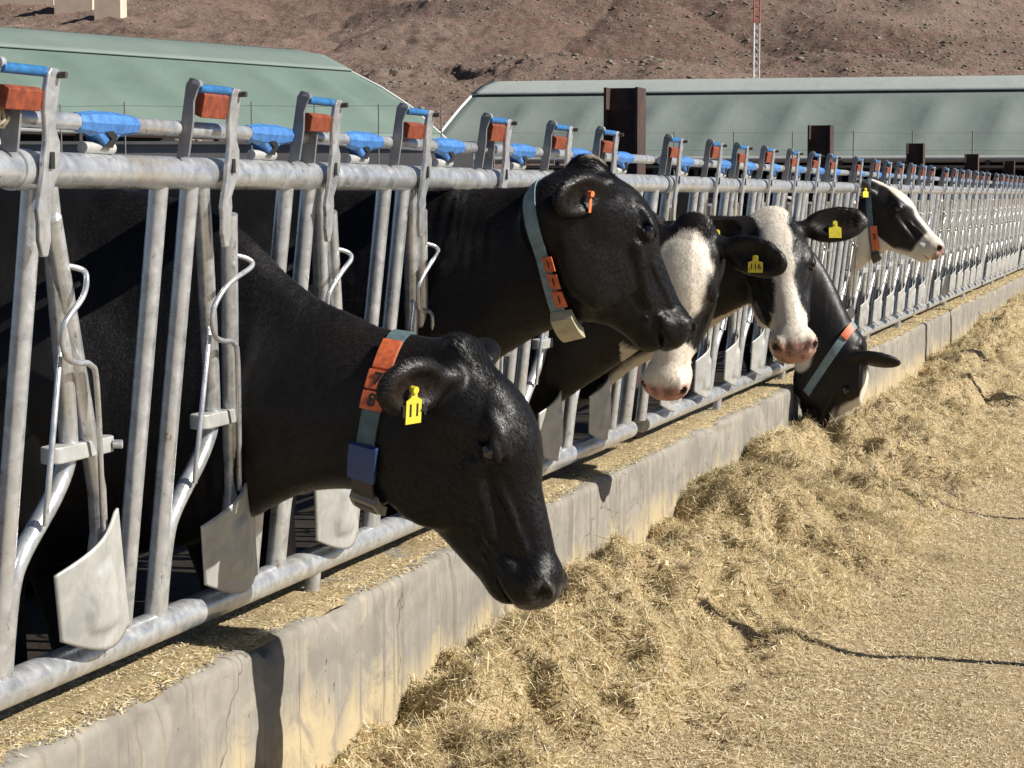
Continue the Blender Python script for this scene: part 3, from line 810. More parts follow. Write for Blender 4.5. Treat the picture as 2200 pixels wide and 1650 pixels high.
# rusty H beams between the panels
BL = ['tall rusty H beam nearest the camera, rising behind the second black cow', 'second rusty H beam along the fence', 'third rusty H beam, behind the looking cow',
      'fourth rusty H beam along the fence', 'fifth rusty H beam, near the right edge', 'farthest rusty H beam at the right edge']
def beam():
    root = empty('rusty_beam', (-2.225, 8.60, 0))
    m = MB(); zt = 1.95; m.box((0, 0, .25 + zt / 2), (.120, .008, zt - .5)); m.build('web', 'rusty_beam', root)
    for s in (-1, 1):
        m = MB(); m.box((s * .066, 0, .25 + zt / 2), (.011, .14, zt - .5)); m.build('flange', 'rusty_beam', root)
    return root
b0 = beam(); tag(b0, BL[0], 'steel post', 'rusty beams between the fence panels')
for k in range(1, 6):
    c_ = copy_tree(b0); c_.location = (-2.225, 8.60 + 4.92 * k, 0); tag(c_, BL[k], 'steel post', 'rusty beams between the fence panels')

# unseen posts and rods, added only to cast shadows across hay and kerb
for (y, h, r) in ((17.2, 2.5, .05), (19.1, 2.5, .08)):
    m = MB(); yy = y + 2.17 * .1317; m.box((.2, yy, h / 2), (r * 1.2, r * 1.9, h))
    tag(m.build('shadow_post', 'rusty_beam'), 'unseen square post added to cast a shadow on the kerb', 'post', 'unseen posts added for their shadows')
for (y, h) in ((6.93, 1.34), (10.1, 1.35), (12.95, 1.2), (15.6, 1.45)):
    m = MB(); m.tube([(.1, y + .10, 0), (.1, y + .10, h)], .023, 8)
    tag(m.build('shadow_rod', 'galvanised'), 'unseen thin rod added to cast a shadow on the hay', 'rod', 'unseen rods added for their shadows')

#@@COWS
# ------------------------------------------------------------------ cows, modelled as signed distance fields
def nrm(v): v = np.asarray(v, float); return v / np.linalg.norm(v)
class Frame:
    def __init__(self, o, f, up, s=1.0):
        f = nrm(f); up = np.asarray(up, float); l = nrm(np.cross(up, f)); u = np.cross(f, l)
        self.o = np.asarray(o, float); self.R = np.stack([f, l, u]); self.s = s       # rows: forward, left, up
    def to(self, P): return ((P - self.o) @ self.R.T) / self.s
    def out(self, p): return self.o + (np.asarray(p, float) * self.s) @ self.R
    def dirn(self, d): return np.asarray(d, float) @ self.R
    def sub(self, o, f, up): return Frame(self.out(o), self.dirn(f), self.dirn(up), self.s)
WORLD = Frame((0, 0, 0), (1, 0, 0), (0, 0, 1))
class SDF:
    def __init__(self, xs, ys, zs):
        self.xs, self.ys, self.zs = xs, ys, zs
        self.f = np.full((len(xs), len(ys), len(zs)), .5, np.float32)
    def _blk(self, c, rad):
        sl = []
        for a, cc in zip((self.xs, self.ys, self.zs), c):
            i0 = int(np.searchsorted(a, cc - rad)); i1 = int(np.searchsorted(a, cc + rad))
            sl.append(slice(max(i0 - 1, 0), min(i1 + 1, len(a))))
        return tuple(sl)
    def op(self, fr, c, rad, fn, k, mode='add'):
        """c, rad in frame units"""
        cw = fr.out(c); rw = rad * fr.s + .03 + k * 1.2
        sl = self._blk(cw, rw)
        if any(s.stop - s.start < 2 for s in sl): return
        X, Y, Z = np.meshgrid(self.xs[sl[0]], self.ys[sl[1]], self.zs[sl[2]], indexing='ij')
        p = fr.to(np.stack([X, Y, Z], -1))
        d = (fn(p) * fr.s).astype(np.float32)
        a = self.f[sl]
        if mode == 'add':
            h = np.clip(.5 + .5 * (a - d) / k, 0, 1); self.f[sl] = a * (1 - h) + d * h - k * h * (1 - h)
        else:
            d = -d; h = np.clip(.5 - .5 * (a - d) / k, 0, 1); self.f[sl] = a * (1 - h) + d * h + k * h * (1 - h)
    def ell(self, fr, c, r, k=.03, mode='add', ax=None):
        """ellipsoid with optional own forward/up axes (in frame)"""
        c = np.asarray(c, float); r = np.asarray(r, float)
        if ax is not None:
            fr = fr.sub(c, ax[0], ax[1]); c = np.zeros(3)
        def fn(p):
            q = p - c
            k0 = np.linalg.norm(q / r, axis=-1); k1 = np.linalg.norm(q / (r * r), axis=-1) + 1e-6
            return np.clip(k0 * (k0 - 1) / k1, -.5, .5)
        self.op(fr, c, float(r.max()), fn, k, mode)
    def rc(self, fr, a, b, ra, rb, sy=1.0, k=.03, mode='add'):
        a = np.asarray(a, float); b = np.asarray(b, float); ba = b - a; L2 = float(ba @ ba)
        def fn(p):
            q = p.copy(); q[..., 1] = a[1] + (q[..., 1] - a[1] ) / sy
            bb = ba.copy(); bb[1] /= sy; l2 = float(bb @ bb)
            q = q - a; t = np.clip((q @ bb) / l2, 0, 1)
            d = np.linalg.norm(q - t[..., None] * bb, axis=-1) - (ra + (rb - ra) * t)
            return d * (sy if sy < 1 else 1) ** .6
        self.op(fr, (a + b) / 2, sqrt(L2) / 2 + max(ra, rb) * max(1, sy), fn, k, mode)
    def tubex(self, tab, k=.05):
        tab = np.array(tab, float); x0, x1 = tab[0, 0], tab[-1, 0]
        xs = np.linspace(x0, x1, 120); T = np.stack([np.interp(xs, tab[:, 0], tab[:, i]) for i in range(1, 5)])
        ker = np.hanning(15); ker /= ker.sum()
        T = np.stack([np.convolve(np.pad(t, 7, 'edge'), ker, 'valid') for t in T])
        def fn(p):
            x = p[..., 0]; yc, tp, bt, hw = (np.interp(x, xs, T[i]) for i in range(4))
            zc = (tp + bt) / 2; a = (tp - bt) / 2; w = (p[..., 2] - zc) / a
            b = hw * (1 - .20 * np.clip(w, -1, 1))
            e = np.sqrt(((p[..., 1] - yc) / b) ** 2 + w ** 2)
            d = (e - 1) * np.minimum(b, a)
            return np.maximum(np.maximum(d, x0 - x), x - x1)
        c = ((x0 + x1) / 2, 0, (tab[:, 2].max() + tab[:, 3].min()) / 2)
        self.op(WORLD, c, max((x1 - x0) / 2, (tab[:, 2].max() - tab[:, 3].min()) / 2) + .02, fn, k)
    def mesh(self):
        f = self.f; S = f < 0
        nx, ny, nz = f.shape
        cnt = np.zeros((nx - 1, ny - 1, nz - 1), np.int8)
        for dx in (0, 1):
            for dy in (0, 1):
                for dz in (0, 1):
                    cnt += S[dx:nx - 1 + dx, dy:ny - 1 + dy, dz:nz - 1 + dz]
        act = (cnt > 0) & (cnt < 8)
        I = np.argwhere(act); n = len(I)
        vid = np.full(act.shape, -1, np.int32); vid[act] = np.arange(n, dtype=np.int32)
        ax = (self.xs, self.ys, self.zs)
        acc = np.zeros((n, 3)); w = np.zeros(n)
        cs = [(a, b, c) for a in (0, 1) for b in (0, 1) for c in (0, 1)]
        for c0 in cs:
            for d in range(3):
                if c0[d]: continue
                c1 = list(c0); c1[d] = 1
                i0 = I + c0; i1 = I + c1
                f0 = f[i0[:, 0], i0[:, 1], i0[:, 2]]; f1 = f[i1[:, 0], i1[:, 1], i1[:, 2]]
                m = (f0 < 0) != (f1 < 0)
                t = np.where(m, f0 / np.where(m, f0 - f1, 1), 0)
                p0 = np.stack([ax[q][i0[:, q]] for q in range(3)], -1); p1 = np.stack([ax[q][i1[:, q]] for q in range(3)], -1)
                acc += np.where(m[:, None], p0 + (p1 - p0) * t[:, None], 0); w += m
        V = acc / w[:, None]
        Q = []
        for d in range(3):
            a = [slice(None)] * 3; b = [slice(None)] * 3; a[d] = slice(0, -1); b[d] = slice(1, None)
            ch = S[tuple(a)] != S[tuple(b)]
            E = np.argwhere(ch); e1, e2 = (d + 1) % 3, (d + 2) % 3
            ok = (E[:, e1] > 0) & (E[:, e2] > 0) & (E[:, e1] < f.shape[e1] - 1) & (E[:, e2] < f.shape[e2] - 1)
            E = E[ok]; s = S[E[:, 0], E[:, 1], E[:, 2]]
            def g(o1, o2):
                q = E.copy(); q[:, e1] -= o1; q[:, e2] -= o2; return vid[q[:, 0], q[:, 1], q[:, 2]]
            q = np.stack([g(1, 1), g(0, 1), g(0, 0), g(1, 0)], -1)
            q[~s] = q[~s][:, ::-1]
            Q.append(q)
        Q = np.concatenate(Q)
        Q = Q[(Q >= 0).all(1)]
        return V, Q

def WD(H, v): return tuple(H.R @ nrm(v))
def head_prims(g, H, ears, jaw=0.0):
    e = g.ell; r = g.rc
    e(H, (.075, 0, -.085), (.115, .092, .090), .04)
    e(H, (.165, 0, -.048), (.140, .098, .088), .03)
    e(H, (.17, 0, .000), (.10, .070, .040), .03)
    e(H, (.005, 0, -.036), (.05, .06, .034), .03)
    r(H, (.20, 0, -.12), (.45, 0, -.11), .098, .058, .86, .03)
    r(H, (.20, 0, -.035), (.46, 0, -.062), .062, .040, 1.0, .03)
    for s in (-1, 1):
        e(H, (.19, s * .055, -.185), (.120, .034, .105), .03)             # cheek muscle
        e(H, (.180, s * .080, -.008), (.050, .022, .018), .018)            # brow
        r(H, (.215, s * .086, -.080), (.36, s * .058, -.115), .016, .012, 1, .025)   # facial crest
        r(H, (.25, s * .066, -.050), (.42, s * .046, -.060), .009, .006, 1, .010)
        r(H, (.27, s * .072, -.090), (.40, s * .058, -.145), .007, .005, 1, .010)  # vein
        e(H, (.10, s * .075, -.10), (.07, .03, .06), .03)
    r(H, (.17, 0, -.215), (.45, 0, -.150), .072, .034, .80, .035)        # lower jaw
    r(H, (.05, 0, -.17), (.20, 0, -.20), .115, .085, .72, .04)           # throat latch
    e(H, (.478, 0, -.082), (.055, .075, .062), .02)                      # muzzle
    e(H, (.500, 0, -.092), (.038, .067, .050), .012)
    e(H, (.512, 0, -.072), (.026, .040, .034), .012)
    e(H, (.455, 0, -.150), (.050, .046, .030), .018)                     # chin
    for s in (-1, 1):
        e(H, (.500, s * .050, -.058), (.030, .024, .028), .010)          # nostril wing
        e(H, (.455, s * .052, -.112), (.045, .020, .026), .012)          # lip
    for s in (-1, 1):
        e(H, (.520, s * .061, -.058), (.028, .016, .017), .005, 'sub', ((.75, -s * .15, -.55), (0.5, s * .6, .6)))
        e(H, (.500, s * .072, -.046), (.016, .010, .008), .005, 'sub')
        e(H, (.200, s * .106, -.030), (.027, .017, .016), .010, 'sub')   # eye socket
        r(H, (.24, s * .098, -.052), (.275, s * .088, -.072), .008, .005, 1, .012, 'sub')
        r(H, (.33, s * .066, -.145), (.43, s * .062, -.130), .009, .007, 1, .012, 'sub')
    e(H, (.495, 0, -.137), (.065, .085, .0035), .005, 'sub')
    for s in (-1, 1):                                                     # eyelids
        e(H, (.200, s * .101, -.016), (.032, .012, .0085), .006, 'add', ((1, s * .05, -.15), (0, s * .5, 1)))
        e(H, (.200, s * .101, -.045), (.028, .010, .0065), .006, 'add', ((1, s * .05, .1), (0, s * .5, -1)))
    for i, s in enumerate((-1, 1)):                                       # ears
        d, op, ln = ears[i]
        E = H.sub((.035, s * .085, -.055), d, op)
        k = ln / .2
        g.rc(E, (0, 0, -.005), (.06 * k, 0, -.01), .027, .022, 1, .02)
        g.ell(E, (.115 * k, 0, -.004), (.105 * k, .060, .028), .012)
        g.ell(E, (.118 * k, .004, .034), (.088 * k, .046, .036), .008, 'sub')

BLACK = np.array((.0066, .0060, .0062)); WHITE = np.array((.72, .66, .56)); PINK = np.array((.50, .26, .22)); TAN = np.array((.40, .27, .17))
def get_normals(me, n):
    a = np.zeros(n * 3, np.float32); me.vertex_normals.foreach_get('vector', a); return a.reshape(-1, 3)
def fur(cow, V, Q, cols, n, length, width, seed, xmin=-.25, H=None, colmul=1.0, pts=None, lift=.30, name='hair'):
    rng = np.random.default_rng(seed)
    a, b, c, d = (V[Q[:, i]] for i in range(4))
    fn_ = np.cross(c - a, d - b); ar = np.linalg.norm(fn_, axis=1) * .5; nr = fn_ / (2 * ar[:, None] + 1e-12)
    cen = (a + b + c + d) / 4
    w = ar * (cen[:, 0] > xmin)
    if pts is not None: w = w * pts(cen)
    q = rng.choice(len(Q), n, p=w / w.sum())
    t = rng.uniform(0, 1, (n, 2)); P = (a[q] * (1 - t[:, :1]) + b[q] * t[:, :1]) * (1 - t[:, 1:]) + (d[q] * (1 - t[:, :1]) + c[q] * t[:, :1]) * t[:, 1:]
    N = nr[q]
    fl = np.tile(np.array((-.6, 0, -.8)), (n, 1))
    if H is not None:
        ph = H.to(P); k = sm(-np.linalg.norm(ph - (.25, 0, -.1), axis=1), -.40, -.30)[:, None]
        fl = fl * (1 - k) + (-H.R[0] + H.R[2] * -.35)[None] * k
    fl = fl + rng.normal(0, .22, (n, 3)); fl = fl - N * (fl * N).sum(1)[:, None]; fl /= np.linalg.norm(fl, axis=1)[:, None] + 1e-9
    dr = fl + N * (lift * rng.uniform(.4, 1.3, n))[:, None]; dr /= np.linalg.norm(dr, axis=1)[:, None]
    s = np.cross(dr, N); s /= np.linalg.norm(s, axis=1)[:, None] + 1e-9
    L = length * rng.uniform(.5, 1.4, n)[:, None]; W = width * .5
    p1 = P + dr * L * .55; p2 = P + dr * L - N * L * .12
    VV = np.stack([P - s * W, P + s * W, p1 + s * W * .8, p1 - s * W * .8, p2], 1).reshape(-1, 3)
    b_ = np.arange(n) * 5
    me = bpy.data.meshes.new(name)
    F4 = np.stack([b_, b_ + 1, b_ + 2, b_ + 3], -1); F3 = np.stack([b_ + 3, b_ + 2, b_ + 4, b_ + 4], -1)
    F = np.concatenate([np.stack([F4[:, 0], F4[:, 1], F4[:, 2]], -1), np.stack([F4[:, 0], F4[:, 2], F4[:, 3]], -1), F3[:, :3]])
    me = np_mesh(name, VV, F)
    cb = cols[Q[q, 0]]; wh = (cb.mean(1) > .2)[:, None]; ci = cb * np.where(wh, rng.uniform(.88, 1.08, (n, 1)), rng.uniform(.4, 2.5, (n, 1))) * colmul; ci = np.clip(ci, 0, .8)
    vcol(me, np.repeat(ci, 5, 0))
    o = link(name, me, 'hair_strand', cow); o['kind'] = 'stuff'
    return o
def make_cow(name, loc, H, neck, body, ears, coat, res=.008, floor=.03, legs=True, furn=0, head=True):
    """all coordinates local to loc; neck: list of (x,y,z,r,sy)"""
    xs = []
    x = -2.75
    xmax = 1.25
    while x < xmax: xs.append(x); x += res if (x > -.35 and head) else res * 2.2
    yl = .62
    ys = np.arange(-yl, yl, res) if head else np.arange(-.5, .5, res)
    zs = np.arange(-.05 + 0, 1.70, res)
    g = SDF(np.array(xs), ys, zs)
    # trunk
    g.rc(WORLD, (-.62, 0, 1.07), (-1.7, 0, 1.05), .42, .45, .80, .05)
    g.rc(WORLD, (-.50, 0, 1.08), (-.95, 0, 1.13), .37, .37, .70, .08)
    g.ell(WORLD, (-.62, 0, 1.36), (.32, .12, .18), .10)                  # withers
    g.ell(WORLD, (-1.95, 0, 1.20), (.42, .26, .30), .08)                 # rump
    for s in (-1, 1):
        g.ell(WORLD, (-1.80, s * .22, 1.41), (.12, .07, .08), .08)       # hook bones
        g.ell(WORLD, (-.55, s * .20, .88), (.20, .10, .30), .08)         # shoulder
        if legs:
            g.rc(WORLD, (-.55, s * .19, .72), (-.50, s * .18, .42), .11, .062, 1, .05)
            g.rc(WORLD, (-.50, s * .18, .42), (-.50, s * .18, .12), .052, .040, 1, .02)
            g.ell(WORLD, (-.48, s * .18, .05), (.075, .055, .06), .02)
            g.rc(WORLD, (-2.05, s * .22, .95), (-1.98, s * .20, .68), .20, .12, .7, .07)
            g.rc(WORLD, (-1.98, s * .20, .68), (-2.18, s * .19, .48), .10, .058, 1, .04)
            g.rc(WORLD, (-2.18, s * .19, .48), (-2.12, s * .19, .10), .050, .040, 1, .02)
            g.ell(WORLD, (-2.09, s * .19, .04), (.08, .055, .06), .02)
    g.ell(WORLD, (-1.85, 0, .58), (.22, .17, .16), .04)                  # udder
    g.rc(WORLD, (-2.33, 0, 1.28), (-2.40, 0, .60), .04, .022, 1, .04)    # tail
    g.ell(WORLD, (-2.40, 0, .50), (.04, .04, .12), .02)
    if neck: g.tubex(neck, .05)
    for ex in body: g.ell(WORLD, *ex)
    if head: head_prims(g, H, ears)
    V, Q = g.mesh()
    me = np_mesh(name, V, Q)
    if head:
        nn = np.zeros((len(V), 3), np.float32); me.vertices.foreach_get('normal', nn.ravel()) if False else None
        nn = np.array([v.normal[:] for v in me.vertices]) if len(V) < 0 else get_normals(me, len(V))
        tx, ty, tz = V[:, 0], V[:, 1], V[:, 2]
        dsp = fbm(tx * 5, ty * 5, tz * 5, 3, 81) * .007 + fbm(tx * 16, ty * 16, tz * 7, 2, 82) * .0026 + fbm(tx * 34, ty * 10, tz * 6, 2, 83) * .0016 * (1 - sm(-np.linalg.norm((V - H.out((.25, 0, -.1))) / H.s, axis=1), -.36, -.28))
        dsp = dsp + np.sin(tx * 150 + fbm(tx * 6, ty * 6, tz * 3, 2, 86) * 9) * .0011 * sm(fbm(tx * 5, ty * 5, tz * 4, 2, 87), .0, .4)
        hd = sm(-np.linalg.norm((V - H.out((.25, 0, -.1))) / H.s, axis=1), -.36, -.28)
        V = V + nn * (dsp * (1 - .6 * hd))[:, None]
        me.vertices.foreach_set('co', V.astype(np.float32).ravel()); me.update()
    cols = coat(V, H.to(V) if H is not None else V)
    if head:
        for i_, s_e in enumerate((-1, 1)):
            d_, op_, ln_ = ears[i_]; E = H.sub((.035, s_e * .085, -.055), d_, op_); q = E.to(V); kk = ln_ / .2
            ins = sm(-np.sqrt(((q[:, 0] - .118 * kk) / (.092 * kk)) ** 2 + (q[:, 1] / .050) ** 2), -1.05, -.75) * sm(q[:, 2], -.016, -.008) * sm(-q[:, 2], -.035, -.028)
            nz_ = fbm(q[:, 0] * 60, q[:, 1] * 20, q[:, 2] * 20, 2, 84)[:, None] * .3 + 1
            cols = cols * (1 - ins[:, None]) + np.array((.0135, .0105, .009))[None] * nz_ * ins[:, None]
        # browner mottling over the black parts of the coat
        bl = sm(fbm(V[:, 0] * 4, V[:, 1] * 4, V[:, 2] * 3, 3, 85), -.2, .5) * .9
        cols = cols * (1 + bl[:, None] * np.array((1.3, 1.0, .8))[None] * (cols.mean(1) < .1)[:, None])
    vcol(me, cols)
    o = link(name, me, HIDE, None, loc, smooth=True)
    if furn: fur(o, V, Q, cols, 2200, .013, .0012, 4, -.30, H, pts=lambda c_: (np.linalg.norm((H.to(c_) - (.015, 0, -.03)) / (1, .8, 1), axis=1) < .075).astype(float), lift=.55, name='poll_hair')
    if furn: fur(o, V, Q, cols, furn, .010 * (res / .0065), .0011 * (res / .0065), 3, -.30, H)
    return o, V, Q

def sm(x, a, b):
    t = np.clip((x - a) / (b - a), 0, 1); return t * t * (3 - 2 * t)
def blend(base, col, m): return base * (1 - m[:, None]) + np.asarray(col)[None] * m[:, None]
def nosecol(c, p, pink, dark=.5):
    """wet nose pad at the end of the muzzle"""
    m = sm(p[:, 0], .500, .520) * sm(p[:, 2], -.140, -.120) * (np.linalg.norm(p, axis=1) < .62) * (np.abs(p[:, 1]) < .12)
    sp = fbm(p[:, 0] * 45, p[:, 1] * 45, p[:, 2] * 45, 3, 71)
    col = np.asarray(pink)[None] * (1 - sm(sp, -.1, .2)[:, None] * dark)
    c = c * (1 - m[:, None]) + col * m[:, None]
    for s_ in (-1, 1):
        d = np.linalg.norm((p - (.516, s_ * .062, -.056)) / (1.25, 1, 1), axis=1)
        r_ = sm(-d, -.032, -.026); c = c * (1 - .6 * r_[:, None]) + np.asarray(pink)[None] * 1.3 * .6 * r_[:, None]
        h_ = sm(-d, -.021, -.016)[:, None]; c = c * (1 - h_) + np.array((.012, .008, .008))[None] * h_  # shade inside each nostril hollow painted near-black
    return c

def eyes(cow, H, name='eye'):
    for s in (-1, 1):
        bm = bmesh.new(); bmesh.ops.create_uvsphere(bm, u_segments=18, v_segments=12, radius=.0205 * H.s)
        me = bpy.data.meshes.new('eye'); bm.to_mesh(me); bm.free()
        o = link('eye', me, 'eye_black', cow, tuple(H.out((.200, s * .0945, -.031))), smooth=True)

def collar(cow, V, Q, c, up, n, width, mat, name='collar', off=.006, sag=.0, th=.004):
    """band round the neck in the plane through c with normal n"""
    bvh = BVHTree.FromPolygons([Vector(v) for v in V], [tuple(int(i) for i in q) for q in Q])
    c = Vector(c); n = Vector(n).normalized(); up = Vector(up); up = (up - n * up.dot(n)).normalized(); side = n.cross(up)
    N_ = 72
    R = np.zeros((3, N_))
    for w_, dw in enumerate((-.5, 0, .5)):
        for i in range(N_):
            a = 2 * pi * i / N_; d = up * cos(a) + side * sin(a)
            o = c + n * (dw * width)
            hit = bvh.ray_cast(o, d, .6)
            R[w_, i] = (hit[0] - o).length if hit[0] is not None else .2
    R = np.median(np.stack([np.roll(R, k, 1) for k in (-2, -1, 0, 1, 2)]), 0)
    for _ in range(4): R = .25 * np.roll(R, 1, 1) + .5 * R + .25 * np.roll(R, -1, 1)
    R = np.maximum(R, R.mean(0)[None] * .0 + R) + off
    R = R + sag * np.clip(-np.cos(2 * pi * np.arange(N_) / N_), 0, 1) ** 3
    def pt(a, w, ex=0):
        i = (a / (2 * pi) * N_) % N_; i0 = int(i) % N_; t = i - int(i); i1 = (i0 + 1) % N_
        ww = (w + .5) * 2; k0 = int(min(ww, 1)); tt = ww - k0
        r = (R[k0, i0] * (1 - t) + R[k0, i1] * t) * (1 - tt) + (R[k0 + 1, i0] * (1 - t) + R[k0 + 1, i1] * t) * tt
        return c + n * (w * width) + (up * cos(a) + side * sin(a)) * (r + ex)
    m = MB(); vs = []
    for i in range(N_):
        a = 2 * pi * i / N_
        for w, ex in ((-.5, -.002), (-.5, th), (0, th + .0005), (.5, th), (.5, -.002)): vs.append(pt(a, w, ex))
    fs = [(i * 5 + k, i * 5 + (k + 1) % 5, ((i + 1) % N_) * 5 + (k + 1) % 5, ((i + 1) % N_) * 5 + k) for i in range(N_) for k in range(5)]
    m.add(vs, fs, False); o = m.build(name, mat, cow)
    return o, pt, (up, side, n)

def patch_on(pt, a0, a1, w0, w1, ex, th, name, mat, parent, na=8):
    """curved block riding on the collar between angles a0..a1 and width w0..w1"""
    m = MB(); vs = []; na = max(2, na)
    for i in range(na + 1):
        a = a0 + (a1 - a0) * i / na
        for w, e in ((w0, ex), (w0, ex + th), (w1, ex + th), (w1, ex)):
            wc = max(-.5, min(.5, w)); p = pt(a, wc, e)
            if w != wc:
                p = p + (pt(a, .5, e) - pt(a, -.5, e)) * (w - wc)
            vs.append(p)
    fs = [(i * 4 + k, i * 4 + (k + 1) % 4, (i + 1) * 4 + (k + 1) % 4, (i + 1) * 4 + k) for i in range(na) for k in range(4)]
    fs += [(0, 1, 2, 3), (na * 4 + 3, na * 4 + 2, na * 4 + 1, na * 4)]
    m.add(vs, fs); return m.build(name, mat, parent, bevel=.0015)

def digit(ch, p, xd, yd, size, mat, parent, name='number', depth=.0012):
    """raised lettering lying at p with axes xd, yd"""
    cu = bpy.data.curves.new('t', 'FONT'); cu.body = ch; cu.size = size; cu.align_x = 'CENTER'; cu.align_y = 'CENTER'; cu.extrude = depth; cu.resolution_u = 4; cu.offset = size * .018
    t = bpy.data.objects.new('t', cu); COL.objects.link(t)
    dg = bpy.context.evaluated_depsgraph_get(); me = bpy.data.meshes.new_from_object(t.evaluated_get(dg))
    bpy.data.objects.remove(t); me.name = name
    xd = Vector(xd).normalized(); yd = Vector(yd); yd = (yd - xd * yd.dot(xd)).normalized(); zd = xd.cross(yd)
    M = Matrix((( xd.x, yd.x, zd.x, p[0]), (xd.y, yd.y, zd.y, p[1]), (xd.z, yd.z, zd.z, p[2]), (0, 0, 0, 1)))
    me.materials.clear(); me.transform(M)
    return link(name, me, mat, parent)

def eartag(cow, H, side, ears, along, txt, mat='tag_yellow', size=(.055, .062), tilt=0, hang=None):
    """flat tag on the open side of the ear"""
    d, op, ln = ears[0 if side < 0 else 1]
    E = H.sub((.035, side * .085, -.055), d, op); k = ln / .2
    o = Vector(E.out((along * k, 0, .004)))
    z = Vector(E.dirn((0, 0, 1))).normalized()
    dn = Vector(hang if hang is not None else (0, 0, -1)); y = -(dn - z * dn.dot(z)).normalized(); x = y.cross(z).normalized()
    w, h = size
    out = [(-w * .18, .006), (w * .18, .006), (w * .2, -h * .22), (w * .5, -h * .32), (w * .5, -h), (-w * .5, -h), (-w * .5, -h * .32), (-w * .2, -h * .22)]
    o = o + z * .012
    m = MB(); m.prism(out, .0022, lambda a, b, t: o + x * a + y * b + z * t)
    m.tube([o + z * -.008, o + z * .006], .008, 12)
    tg = m.build('ear_tag', mat, cow)
    if txt: 
        digit(txt, o + y * (-h * .62) + z * .0012, x, y, h * .52, 'black_paint', tg, 'tag_number', .0006)
    return tg

CG = 'Holstein cows standing at the feed fence'
# ---- cow 1: black, head down, nearest
def cow1():
    Xc, Yc = -2.10, 4.48
    L = lambda x, z, y=0: np.array((x - Xc, y, z))
    H = Frame(L(-1.485, 1.170), (.400, 0, -.916), (.916, 0, .400), 1.075)
    neck = [(-.55, 0, 1.52, .62, .25), (-.30, 0, 1.53, .66, .19), (-.10, 0, 1.50, .70, .135), (.02, 0, 1.445, .75, .115), (.08, 0, 1.395, .78, .112), (.13, 0, 1.345, .81, .112), (.19, 0, 1.30, .84, .112),
            (.25, 0, 1.265, .85, .112), (.31, 0, 1.24, .85, .114), (.36, 0, 1.22, .845, .116), (.43, 0, 1.20, .82, .12), (.54, 0, 1.175, .80, .10)]
    ears = [(WD(H, (-.44, -.82, -.10)), WD(H, (.70, -.52, -.12)), .172), ((-.30, .85, -.25), (.75, .5, -.2), .18)]
    def coat(V, p):
        c = np.repeat(BLACK[None], len(V), 0)
        c = nosecol(c, p, (.085, .075, .072), .6)
        return c
    cow, V, Q = make_cow('cow', (Xc, Yc, 0), H, neck, [], ears, coat, .0062, furn=110000)
    tag(cow, 'nearest black cow lowering its head over the kerb, orange 7 and 8 on its collar', 'cow', CG)
    eyes(cow, H)
    c, pt, (up, sd, n) = collar(cow, V, Q, L(-1.70, 1.02), (.17, 0, 1), (.985, 0, -.17), .042, 'collar_web', sag=.012)
    # side = n x up ; near side (-y): find its angle sign
    sg = -1 if sd.y > 0 else 1
    A = lambda deg: sg * radians(deg)
    patch_on(pt, A(18), A(42), -.55, .55, .004, .008, 'number_block', 'collar_orange', c)
    b7 = patch_on(pt, A(44), A(61), -.62, .62, .004, .010, 'number_block', 'collar_orange', c)
    b8 = patch_on(pt, A(63), A(80), -.62, .62, .004, .010, 'number_block', 'collar_orange', c)
    for b, a, ch in ((b7, 52.5, '7'), (b8, 71.5, '8')):
        p = pt(A(a), 0, .0155); t = (pt(A(a - 3), 0, 0) - pt(A(a + 3), 0, 0)).normalized(); w = (pt(A(a), .5, 0) - pt(A(a), -.5, 0)).normalized()
        digit(ch, p, w, t, .040, 'black_paint', b)
    patch_on(pt, A(112), A(138), -.8, .8, .004, .016, 'collar_buckle', 'collar_blue', c)
    patch_on(pt, A(139), A(153), -.62, .62, .004, .010, 'collar_slider', 'dark_steel', c)
    tr = patch_on(pt, A(154), A(176), -.8, .8, .002, .022, 'transponder', 'transponder_grey', c)
    patch_on(pt, A(158), A(170), -.55, .55, .0245, .0012, 'transponder_window', 'dark_steel', tr)
    eartag(cow, H, -1, ears, .13, '1114', hang=(.1, 0, -1), size=(.044, .074))
    return cow
cow1()

